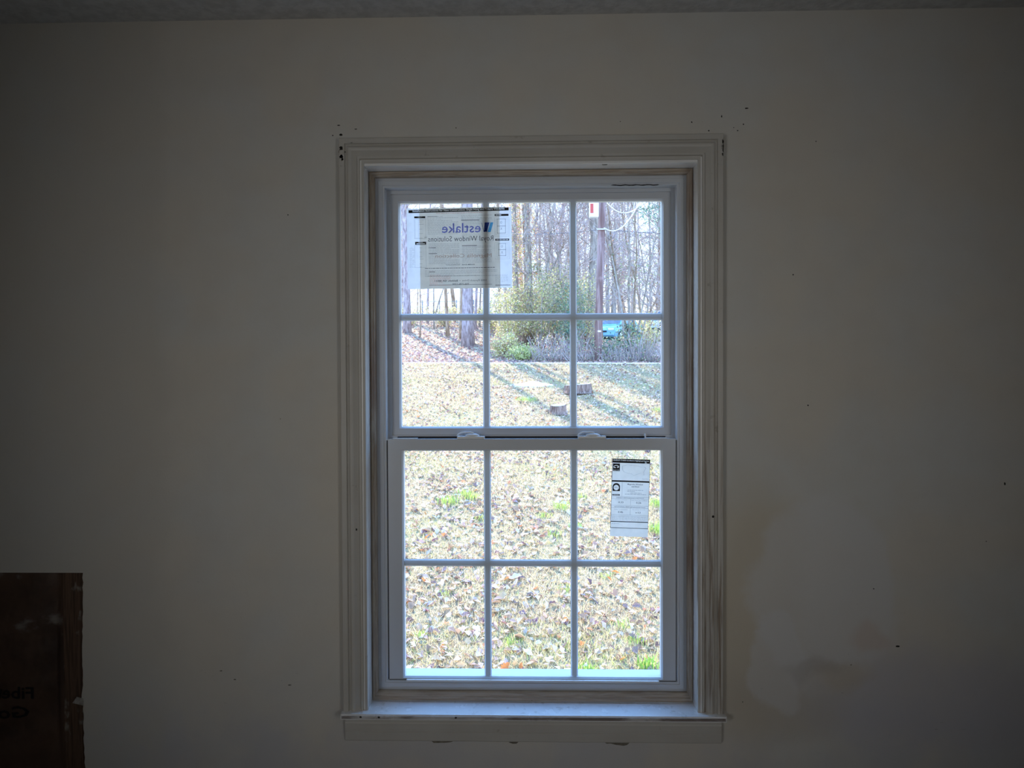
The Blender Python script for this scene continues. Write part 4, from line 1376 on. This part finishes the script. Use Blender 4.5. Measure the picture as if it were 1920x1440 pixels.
def leaf_cloud(name, P, size, pal, parent, pr, stuff=True):
    n = len(P)
    ax = pr.randn(n, 3); ax /= np.linalg.norm(ax, axis=1)[:, None]
    sd = np.cross(ax, pr.randn(n, 3)); sd /= np.linalg.norm(sd, axis=1)[:, None] + 1e-6
    s = (size * pr.uniform(.6, 1.3, n))[:, None]
    V = np.stack([P - ax * s * .5, P + sd * s * .3, P + ax * s * .5, P - sd * s * .3], 1).reshape(-1, 3)
    cols = np.array(pal)[pr.randint(len(pal), size=n)] * pr.uniform(.8, 1.15, (n, 1))
    o = big_mesh(name, V, 4, M['foliage'], np.clip(np.repeat(cols, 4, axis=0), 0, 1), parent)
    if stuff: prop(o, kind='stuff')
    return o

YG = [(.76, .72, .32), (.68, .64, .28), (.86, .80, .50), (.56, .56, .26), (.78, .66, .46), (.58, .44, .36)]
GR = [(.36, .42, .20), (.48, .52, .30), (.26, .34, .20), (.62, .62, .40), (.54, .52, .40), (.46, .36, .30)]
TEAL = [(.16, .30, .24), (.22, .38, .32), (.26, .40, .26), (.30, .44, .40)]
RUST = [(.72, .32, .16), (.80, .44, .26), (.62, .30, .22)]
PINK = [(.74, .46, .44), (.66, .40, .38), (.80, .56, .50)]

# left of the lot
tree('pine_tree', 'purplish pine trunk at the far left behind a fallen-leaf bank', -5.51, 29.98, 13, .17, (-.01, 0), 1, 10, .4, 1.8, 4, 'bark_pine', .006, leaves=(300, .06, RUST, 'tips', 0, 0))
tree('sapling', 'thin leaning sapling beside the wire fence', -4.62, 27.98, 7, .028, (-.05, 0), 2, 12, .2, .8, 3, 'bark_brown', .03)
tree('slim_tree', 'slim straight trunk behind the wire fence', -5.14, 33.98, 11, .06, (0, 0), 3, 8, .3, 1.2, 4, 'bark_pine', .01)
tree('sapling', 'thin forked sapling behind the leaf bank', -4.41, 30.98, 7, .035, (-.04, 0), 4, 14, .15, 1.2, 4, 'bark_grey', .03, fork=(.1, .28, 0))
tree('slim_tree', 'slim brown trunk left of the big purple-grey trunk', -3.44, 27.98, 10, .075, (-.02, 0), 5, 8, .4, 1.4, 4, 'bark_brown', .008)
tree('slim_tree', 'mottled leaning trunk between the brown trunk and the big trunk', -3.93, 35.98, 10, .11, (-.10, 0), 6, 12, .2, 1.6, 5, 'bark_brown', .02, leaves=(500, .07, PINK, 'tips', 0, 0))
tree('large_pine_tree', 'thick purple-grey pine trunk standing on the leaf bank', -2.33, 24.98, 15, .215, (0, 0), 7, 9, .45, 2.4, 4, 'bark_pine', .004, taper=.75)
tree('slim_tree', 'brown trunk close behind the thick pine trunk', -2.74, 26.98, 12, .11, (.0, 0), 8, 8, .4, 1.5, 4, 'bark_brown', .006)
tree('slim_tree', 'thin leafy tree right of the thick pine trunk', -2.43, 32.98, 9, .05, (.02, 0), 9, 16, .1, 1.2, 5, 'bark_grey', .03, leaves=(900, .07, PINK + GR, 'tips', 0, 0))
tree('slim_tree', 'straight reddish trunk left of the green thicket', -1.35, 30.98, 12, .09, (0, 0), 10, 10, .25, 1.6, 5, 'bark_brown', .008, leaves=(200, .07, PINK, 'tips', 0, 0))
tree('slim_tree', 'leaning grey trunk at the left edge of the green thicket', -.96, 31.98, 11, .10, (-.06, 0), 11, 12, .2, 1.8, 5, 'bark_grey', .015)
# middle thicket
tree('ivy_tree', 'ivy-covered trunk with yellow-green leaves high up', -.46, 24.98, 12, .13, (.0, 0), 12, 16, .2, 1.6, 5, 'bark_grey', .01, leaves=(2600, .075, YG + PINK, 'ivy', 2.0, 7.5))
tree('ivy_tree', 'broad brambly trunk wrapped in brown vines and leaves', .01, 24.98, 12, .19, (.0, 0), 13, 26, .1, 1.5, 7, 'bark_grey', .012, leaves=(1800, .07, YG + RUST + [(.42, .34, .30)], 'ivy', 1.5, 6.5))
tree('bare_tree', 'bare tree with long arching boughs right of the vine-wrapped trunk', .36, 24.98, 8, .06, (.10, 0), 14, 26, .25, 2.2, 7, 'bark_grey', .04, fork=(.35, .30, 0))
tree('bare_tree', 'bare twiggy tree in the middle of the wood', .90, 29.98, 9, .06, (.0, 0), 15, 26, .2, 2.0, 7, 'bark_grey', .03)
tree('bare_tree', 'bare forked tree leaning left behind the green thicket', 1.41, 27.98, 8, .05, (-.10, 0), 16, 24, .2, 2.0, 7, 'bark_grey', .03, fork=(.2, .06, 0))
# around the pole
tree('twin_trunk_tree', 'leaning rough trunk forming a V with its neighbour by the pole', 2.05, 25.0, 11, .095, (-.045, 0), 17, 18, .25, 1.8, 6, 'bark_grey', .015)
tree('twin_trunk_tree', 'stout rough-barked trunk just left of the utility pole', 2.28, 25.05, 12, .19, (.04, 0), 18, 16, .3, 1.8, 6, 'bark_grey', .012, fork=(.42, -.14, 0), leaves=(260, .08, RUST + PINK, 'tips', 0, 0))
tree('slim_tree', 'slim dark trunk just right of the utility pole', 4.97, 42.98, 15, .14, (.0, 0), 19, 34, .2, 2.6, 8, 'bark_grey', .012)
tree('slim_tree', 'tall straight trunk with rusty leaves right of the pole', 5.31, 42.98, 15, .18, (.01, 0), 20, 34, .2, 2.6, 8, 'bark_grey', .012, leaves=(260, .14, RUST, 'tips', 0, 0))
def clump():
    x, y = 3.38, 21.78
    e = empty('multi_stem_tree', (x, y, float(ground_z(x, y)) - .1))
    prop(e, 'multi-stemmed crape-like tree with ivy at its foot near the kerb', 'tree')
    r = random.Random(31)
    for k, (lx, rad) in enumerate(((-.10, .05), (-.03, .06), (.03, .055), (.07, .05), (.14, .035), (-.16, .03), (.24, .028), (.36, .022))):
        pts = wander((.05 * (k - 3), .06 * ((k * 7) % 3 - 1), 0), (lx, r.uniform(-.05, .05), 1), 6.2, 12, r, .035)
        tubes('stem', [(pts, np.linspace(rad, rad * .3, 13))], 7, M['bark_brown'] if k % 2 else M['bark_grey'], e)
        tw = []
        for j in range(14):
            q = r.randrange(4, 12); a = r.uniform(0, 6.28)
            tw.append((wander(pts[q], (math.cos(a), math.sin(a), .9), r.uniform(.6, 1.7), 6, r, .2, .03), np.linspace(.013, .005, 7)))
        tubes('twigs', tw, 3, M['twig'], e)
    pr = np.random.RandomState(3)
    P = np.stack([pr.randn(1500) * .22, pr.randn(1500) * .2, .1 + 1.2 * pr.rand(1500) ** 1.4], 1)
    leaf_cloud('ivy', P, .085, GR + TEAL, e, pr)
    P = np.stack([.1 + pr.randn(500) * .5, pr.randn(500) * .4, 3.0 + pr.randn(500) * .6], 1)
    leaf_cloud('foliage', P, .07, GR, e, pr)
clump()
tree('bare_tree', 'arching bare tree beside the driveway', 4.35, 24.98, 8, .045, (-.12, 0), 22, 30, .15, 2.2, 7, 'bark_brown', .04, fork=(.15, .35, 0))
tree('bramble_tree', 'brambly pinkish trunk at the driveway edge', 8.6, 45.98, 13, .15, (-.02, 0), 23, 44, .05, 2.4, 8, 'bark_brown', .02, leaves=(900, .06, PINK, 'tips', 0, 0))

# cedar reaching in from the right with blue-green boughs
def cedar():
    x, y = 5.75, 24.6
    e = empty('cedar_tree', (x, y, float(ground_z(x, y)) - .1))
    prop(e, 'blue-green cedar with drooping boughs above the driveway', 'tree')
    r = random.Random(41)
    pts = wander((0, 0, 0), (0, 0, 1), 12, 12, r, .008)
    tubes('trunk', [(pts, np.linspace(.16, .06, 13))], 9, M['bark_brown'], e)
    bo, P = [], []
    pr = np.random.RandomState(9)
    for (zz, a, L) in ((5.6, 3.1, 1.6), (5.1, 3.5, 1.2), (6.1, 2.9, 2.0), (6.6, 3.2, 2.2), (6.4, 2.6, 1.6), (4.7, 3.2, .9), (7.2, 3.0, 2.0), (6.0, 0.4, 1.8), (7.0, 5.0, 1.7), (5.2, 1.2, 1.6), (7.6, 3.6, 2.2)):
        b = wander((0, 0, zz), (math.cos(a), .3 * math.sin(a), .1), L, 7, r, .10, -.02)
        bo.append((b, np.linspace(.03, .008, 8)))
        m = int(260 * L)
        k = pr.randint(2, 8, m)
        P.append(b[k] + pr.randn(m, 3) * np.array([.17, .17, .15]) - np.array([0, 0, .08]))
    tubes('boughs', bo, 5, M['bark_brown'], e)
    leaf_cloud('foliage', np.concatenate(P), .075, TEAL, e, pr)
cedar()

# unseen pine added so that its crown keeps the sun off the glass
def sunblock_pine():
    x, y = -5.0, 12.6
    z = float(ground_z(x, y))
    e = empty('sunblock_pine', (x, y, z)); prop(e, 'unseen added pine whose dense crown blocks the sun from the window', 'tree')
    r = random.Random(61); pr = np.random.RandomState(61)
    tubes('trunk', [([(0, 0, -.2), (.02, 0, 5), (0, .03, 10), (0, 0, 15)], [.30, .25, .19, .05])], 12, M['bark_pine'], e)
    bo, P = [], []
    zc = 10.45 - z
    for k in range(44):
        a = r.uniform(0, 6.28); zz = zc + r.uniform(-2.2, 3.0)
        b = wander((0, 0, zz), (math.cos(a), math.sin(a), .15), 2.7 * math.sqrt(max(.1, 1 - ((zz - zc) / 3.4) ** 2)), 7, r, .08)
        bo.append((b, np.linspace(.06, .015, 8)))
        k2 = pr.randint(1, 8, 260)
        P.append(b[k2] + pr.randn(260, 3) * np.array([.32, .32, .22]))
    tubes('boughs', bo, 5, M['bark_pine'], e)
    leaf_cloud('foliage', np.concatenate(P), .34, [(.10, .18, .08), (.14, .22, .10), (.08, .15, .08)], e, pr)
sunblock_pine()

# woods farther back
def back_woods():
    r = random.Random(55)
    for i in range(60):
        d = r.uniform(33, 58)
        y = d - 2.02
        while True:
            x = (r.uniform(-.20, .25) if i < 46 else r.choice((r.uniform(-.40, -.21), r.uniform(.26, .38)))) * d
            u = x / d
            if -.165 < u < -.03 and r.random() < .72: continue      # open sky behind the left bank
            break
        if 3.4 < x < 10 and 30 < y < 46: x += 1.5 * r.choice((-3, 3.2))
        h = r.uniform(9, 16)
        bk = r.choice(['bark_grey', 'bark_brown', 'bark_pine'])
        lf = r.choice([0, 1, 2, 3]) if r.random() < .45 else None
        bn = {'bark_grey': 'grey', 'bark_brown': 'brown', 'bark_pine': 'purplish'}[bk]
        ln = 'bare' if lf is None else 'with sparse %s leaves' % ['green', 'pinkish', 'yellow-green', 'rusty'][lf]
        lab = ('bare slender tree with %s bark in the wood beyond the lawn' % bn) if lf is None else ('slender tree with %s bark and sparse %s leaves in the wood' % (bn, ['green', 'pinkish', 'yellow-green', 'rusty'][lf]))
        tree('distant_tree', lab, round(x, 2), round(y, 2), h, r.uniform(.05, .13), (r.uniform(-.05, .05), 0), 200 + i, 22, .10, 2.4, 6,
             bk, .015, 'slender %s-barked trees, %s' % (bn, ln), leaves=(250, .09, [GR, PINK, YG, RUST][lf], 'tips', 0, 0) if lf is not None else None)
back_woods()
def right_woods():
    r = random.Random(88)
    for i in range(16):
        d = r.uniform(26, 33) if i < 6 else r.uniform(44, 56)
        u = r.uniform(.045, .20)
        if i < 6: u = r.choice((r.uniform(.035, .085), r.uniform(.165, .21)))
        bk = ('bark_grey', 'bark_brown')[i % 2]
        bn = ('grey', 'brown')[i % 2]
        tree('twiggy_tree', 'very twiggy %s tree right of the utility pole in the %s wood' % (bn, 'near' if i < 6 else 'far'), round(u * d, 2), round(d - 2.02, 2), r.uniform(8, 11) if i < 6 else 14,
             r.uniform(.03, .05) if i < 6 else r.uniform(.06, .1), (r.uniform(-.12, .12), 0), 300 + i, 40, .12, 2.2, 9, bk, .035, 'twiggy %s trees, %s' % (bn, 'near' if i < 6 else 'far'))
right_woods()

# ================================================================== SHRUBS
def shrub(x, y, h, w, pal, seed, lab, n=2400, size=.075, group=None, stems=14, twig_mat='twig'):
    e = empty('shrub', (x, y, float(ground_z(x, y)) - .05))
    prop(e, lab, 'shrub', group)
    r = random.Random(seed); pr = np.random.RandomState(seed)
    st, P = [], []
    for k in range(stems):
        a = r.uniform(0, 6.28)
        b = wander((r.gauss(0, .1), r.gauss(0, .1), 0), (math.cos(a) * w * .5, math.sin(a) * w * .4, h), h * r.uniform(.7, 1.05), 7, r, .10)
        st.append((b, np.linspace(.02, .006, 8)))
        for j in range(5):
            q = r.randrange(2, 8); a2 = r.uniform(0, 6.28)
            t = wander(b[q], (math.cos(a2), math.sin(a2), .6), r.uniform(.3, .8) * h * .4, 4, r, .2)
            st.append((t, np.linspace(.008, .004, 5)))
            m = max(1, n // (stems * 5))
            k2 = pr.randint(0, 5, m)
            P.append(t[k2] + pr.randn(m, 3) * .12)
    tubes('stems', st, 3, M[twig_mat], e)
    P = np.concatenate(P)
    P = P[P[:, 2] > .05]
    leaf_cloud('foliage', P, size, pal, e, pr)
SH = [(-.75, 23.6, 1.9, 1.3, YG, 'yellow-green shrub at the left end of the thicket'), (-.2, 24.6, 2.7, 1.4, YG, 'tall yellow-green privet in front of the ivy trunk'),
      (.45, 23.8, 2.3, 1.5, GR + YG, 'mixed green shrub in the middle of the thicket'), (1.0, 25.0, 2.8, 1.5, GR, 'tall grey-green shrub left of the pole'),
      (1.42, 22.9, 2.3, 1.1, GR + TEAL, 'dark green shrub just left of the utility pole'), (1.85, 24.2, 2.6, 1.2, YG, 'leafy yellow-green shrub right behind the utility pole foot'),
      (-.95, 21.9, .8, .9, YG, 'low bright green shrub by the kerb'), (-.25, 21.3, .45, .6, [(.56, .60, .26), (.70, .70, .40)], 'small vivid green bush by the kerb'),
      (2.85, 22.6, .65, 1.2, GR + TEAL, 'low dark green shrub hiding the blue car'), (4.05, 23.2, 1.5, 1.1, YG, 'yellow-green shrub beside the driveway'),
      (4.72, 26.5, 1.0, .8, GR, 'green shrub in front of the pale truck'), (-2.9, 33.0, 1.3, 1.6, YG, 'yellow-green undergrowth behind the thick pine trunk'),
      (-4.1, 32.5, 1.1, 1.8, YG, 'low yellow undergrowth in front of the wire fence'), (-5.9, 33.0, 1.3, 1.8, YG, 'yellow undergrowth at the far left of the wood'), (-1.7, 30.0, 1.2, 1.5, YG, 'yellow undergrowth right of the thick pine trunk'),
      (4.7, 31.0, .8, 1.2, GR, 'low green shrub behind the multi-stemmed tree'), (.2, 28.5, 2.6, 2.2, GR + YG, 'broad green shrub deep in the thicket'), (1.6, 28.0, 2.8, 2.0, GR, 'broad grey-green shrub behind the twin trunks')]
for i, (x, y, h, w, pal, lab) in enumerate(SH):
    shrub(x, y, h, w, pal, 600 + i, lab, n=3200 if h > 1.8 else 1800)
# bare brush along the kerb under the thicket
def brush(x, w, seed, lab, hmax=1.15):
    y = 21.0
    e = empty('brush', (x, y, float(ground_z(x, y)) - .05)); prop(e, lab, 'brush')
    r = random.Random(seed)
    st = []
    for k in range(170):
        px = r.uniform(-w, w)
        st.append((wander((px, r.uniform(-.35, .5), 0), (r.gauss(0, .45), r.gauss(0, .3), 1), r.uniform(.3, hmax), 4, r, .18), np.linspace(.011, .004, 5)))
    tubes('stems', st, 3, M['twig'], e)
    pr = np.random.RandomState(seed)
    P = np.stack([pr.uniform(-w, w, 700), pr.uniform(-.4, .5, 700), .05 + .8 * pr.rand(700) ** 1.5], 1)
    leaf_cloud('dead_leaves', P, .07, PINK + [(.42, .30, .26), (.50, .40, .36)] + GR, e, pr)
brush(.95, .9, 701, 'bare brownish brush along the kerb left of the pole')
brush(2.75, .75, 702, 'bare brush along the kerb right of the pole', .75)
brush(3.95, .6, 703, 'ivy-mixed brush along the kerb at the foot of the multi-stemmed tree')

# ================================================================== UTILITY POLE, WIRES, FENCE
def build_pole():
    x, y = 2.2, 20.98
    z = float(ground_z(x, y))
    e = empty('utility_pole', (x, y, z - .2)); prop(e, 'reddish brown wooden utility pole with a red and white box beside the kerb', 'pole')
    tubes('pole_shaft', [([(0, 0, 0), (.10, 0, 3.2), (.21, 0, 6.4), (.31, 0, 9.4)], [.125, .118, .110, .10])], 14, bark_material('creosoted pole wood', (.20, .12, .11), (.42, .31, .31), 10, (1, 1, .06)), e)
    b = empty('meter_box', (0, 0, 0)); b.parent = e
    return e, z
pole, pz = build_pole()
bpy.data.objects.remove([o for o in pole.children if o.name.startswith('meter_box')][0])
M['boxwhite'] = plain('white enamel', (.86, .86, .88), .5, .05)
M['boxred'] = plain('red enamel', (.62, .10, .09), .5, .1)
bx = box('box_case', -.265, .02, -.34, -.10, 4.78, 5.30, M['boxwhite'], pole, bevel=.02)
box('box_panel', -.245, -.145, -.347, -.335, 4.90, 5.20, M['boxred'], bx, bevel=.004)
box('bracket', -.02, .30, -.155, -.10, 4.41, 4.45, plain('galvanised steel', (.62, .62, .68), .4, .08), pole, bevel=.006)
box('pole_tag', .00, .11, -.145, -.118, 1.14, 1.19, M['boxwhite'], pole, bevel=.004)

def cable(name, lab, p0, p1, sag, r, col, group=None):
    p0, p1 = np.array(p0, float), np.array(p1, float)
    pts = []
    for i in range(25):
        t = i / 24
        p = p0 * (1 - t) + p1 * t
        p[2] -= sag * 4 * t * (1 - t)
        pts.append(p)
    o = tubes(name, [(np.array(pts) - p0, [r] * 25)], 6, col, loc=tuple(p0))
    prop(o, lab, 'cable', group)
M['cable'] = plain('pale cable sheath', (.86, .80, .76), .5, .05)
M['cable_dark'] = plain('dark wire', (.16, .15, .17), .5, .05)
cable('overhead_cable', 'upper pale cable drooping from the utility pole', (2.40, 20.98, pz + 5.25), (3.95, 21.0, pz + 5.55), .62, .020, M['cable'])
cable('overhead_cable', 'lower pale cable looping from the utility pole bracket', (2.36, 20.9, pz + 4.32), (3.65, 21.0, pz + 5.35), .52, .020, M['cable'])
cable('overhead_cable', 'thin dark wire running level from the utility pole', (2.36, 20.95, pz + 4.24), (6.2, 22.4, pz + 4.35), .05, .011, M['cable_dark'])
cable('overhead_cable', 'thin dark wire leaving the left of the utility pole', (2.25, 20.95, pz + 4.24), (-3.2, 26.5, pz + 5.6), .25, .010, M['cable_dark'])

def build_fence():
    y = 35.2
    e = empty('wire_fence', (-5.0, y, float(ground_z(-5.0, y)))); prop(e, 'low wire fence with thin posts behind the leaf bank', 'fence')
    mt = plain('weathered steel', (.30, .32, .36), .6, .1)
    for i in range(7):
        x = -2.4 + i * .9
        box('fence_post', x - .03, x + .03, -.03, .03, -.3, 1.15, mt, e, bevel=.008)
    for k in range(4):
        z = .25 + k * .27
        tubes('fence_rail', [([(-2.4, 0, z), (0, 0, z + .01), (3.0, 0, z)], [.012] * 3)], 5, mt, e)
build_fence()

# ================================================================== VEHICLES
def car(name, lab, x, y, rz, L, Wd, paint, kind):
    z = float(ground_z(x, y)) + .02
    e = empty(name, (x, y, z), (0, 0, rz)); prop(e, lab, 'car' if kind == 'car' else 'truck')
    glass = plain('dark car glass', (.10, .14, .19), .12, .05, 4, 0, .8)
    tyre = plain('tyre rubber', (.025, .025, .028), .8, .1)
    chrome = plain('headlamp', (.82, .84, .86), .15, .04, 4, 0, .8)
    hw = Wd / 2
    if kind == 'car':
        low = [(-L / 2, .55, .80), (-L / 2 + .12, .24, .90), (-L * .28, .20, .94), (L * .12, .20, .92), (L * .30, .20, .86), (L / 2 - .12, .22, .70), (L / 2, .38, .58)]
        cab = [(-L * .46, .90), (-L * .34, 1.36), (-L * .08, 1.46), (L * .08, 1.42), (L * .26, .92)]
    else:
        low = [(-L / 2, .5, .98), (-L / 2 + .1, .36, 1.02), (-L * .1, .34, 1.04), (L * .2, .34, 1.06), (L / 2 - .12, .36, 1.02), (L / 2, .48, .96)]
        cab = [(-L * .16, 1.02), (-L * .12, 1.70), (L * .02, 1.78), (L * .12, 1.74), (L * .24, 1.04)]
    def loft(prof, inset):
        V, Fc = [], []
        for (px, z0, z1) in prof:
            zm = z0 + .55 * (z1 - z0)
            V += [(px, -hw * .92, z0), (px, -hw, zm), (px, -hw * inset, z1), (px, hw * inset, z1), (px, hw, zm), (px, hw * .92, z0)]
        n = 6
        for k in range(len(prof) - 1):
            for i in range(n):
                j = (i + 1) % n
                Fc.append((k * n + i, k * n + j, (k + 1) * n + j, (k + 1) * n + i))
        Fc += [tuple(range(n)), tuple(range((len(prof) - 1) * n, len(prof) * n))[::-1]]
        return V, Fc
    V, Fc = loft(low, .90)
    fix_normals(pyd('body', V, Fc, paint, e))
    # cabin: roof and pillars, with glazing set in each face
    def zc(px): return np.interp(px, [p for p, _ in cab], [q for _, q in cab])
    V, Fc = [], []
    zb = cab[0][1] - .06
    for px, zt in cab:
        sh = .90 - .16 * max(0, (zt - cab[0][1])) / .55
        V += [(px, -hw * .90, zb), (px, -hw * sh, zt), (px, hw * sh, zt), (px, hw * .90, zb)]
    for k in range(len(cab) - 1):
        for i in range(4):
            j = (i + 1) % 4
            Fc.append((k * 4 + i, k * 4 + j, (k + 1) * 4 + j, (k + 1) * 4 + i))
    Fc += [(0, 1, 2, 3), tuple(range((len(cab) - 1) * 4, len(cab) * 4))[::-1]]
    fix_normals(pyd('cabin', V, Fc, paint, e))
    def quad_between(a, b, name):
        (xa, za), (xb, zb_) = a, b
        nx, nz = (zb_ - za), -(xb - xa)
        ln = math.hypot(nx, nz); nx, nz = nx / ln * .015, nz / ln * .015
        if nz < 0 and abs(nx) < .004: nx, nz = -nx, -nz
        def P(f, s):
            px, pz_ = xa + (xb - xa) * f, za + (zb_ - za) * f
            sh = (.90 - .16 * max(0, (pz_ - cab[0][1])) / .55) * .88
            return (px + abs(nx) * (1 if xa > 0 or xb > .2 * L else -1), s * hw * sh, pz_ + abs(nz))
        pyd(name, [P(.10, -1), P(.10, 1), P(.92, 1), P(.92, -1)], [(0, 1, 2, 3)], glass, e)
    quad_between(cab[4], cab[3], 'windscreen')
    quad_between(cab[0], cab[1], 'rear_window')
    for s in (-1, 1):
        for (f0, f1) in ((cab[1][0] + .06, (cab[1][0] + cab[3][0]) / 2 - .03), ((cab[1][0] + cab[3][0]) / 2 + .03, cab[4][0] - .18)):
            def Q(px, zf):
                zt = zc(px) - .07
                zz = cab[0][1] + .03 + zf * max(.05, zt - cab[0][1] - .03)
                sh = .90 - .16 * max(0, zz - cab[0][1]) / .55 + .006
                return (px, s * hw * sh, zz)
            pyd('side_window', [Q(f0, 0), Q(f1, 0), Q(f1, 1), Q(f0, 1)], [(0, 1, 2, 3)], glass, e)
        for wx in (-L * .31, L * .32):
            R = .31 if kind == 'car' else .39
            w = tubes('wheel', [([(wx, s * hw * .72, R), (wx, s * hw * .74, R), (wx, s * hw * .98, R), (wx, s * hw * 1.0, R)], [R * .9, R, R, R * .9])], 20, tyre, e)
            tubes('hub', [([(wx, s * hw * .99, R), (wx, s * hw * 1.015, R)], [R * .58, R * .52])], 14, chrome, w)
        box('headlamp', L / 2 - .14, L / 2 + .005, s * hw * .66 - .16, s * hw * .66 + .16, .56 if kind == 'car' else .78, .68 if kind == 'car' else .94, chrome, e, bevel=.02)
        box('mirror', L * .17, L * .22, s * (hw + .11) - .07, s * (hw + .11) + .07, cab[0][1] + .06, cab[0][1] + .19, paint, e, bevel=.02)
    box('bumper', L / 2 - .10, L / 2 + .05, -hw * .88, hw * .88, .28 if kind == 'car' else .42, .42 if kind == 'car' else .62, tyre if kind != 'car' else paint, e, bevel=.03)
    box('grille', L / 2 - .05, L / 2 + .012, -hw * .40, hw * .40, .46 if kind == 'car' else .66, .55 if kind == 'car' else .92, tyre, e, bevel=.01)
    return e
car('parked_car', 'light blue hatchback parked behind the shrubs', 4.75, 37.5, math.radians(-118), 4.1, 1.72, plain('light blue car paint', (.22, .50, .80), .25, .04, 4, 0, .6), 'car')
car('pickup_truck', 'pale grey pickup truck parked at the top of the driveway', 8.15, 40.5, math.radians(-100), 5.3, 1.95, plain('pale grey car paint', (.62, .66, .70), .3, .04, 4, 0, .6), 'truck')
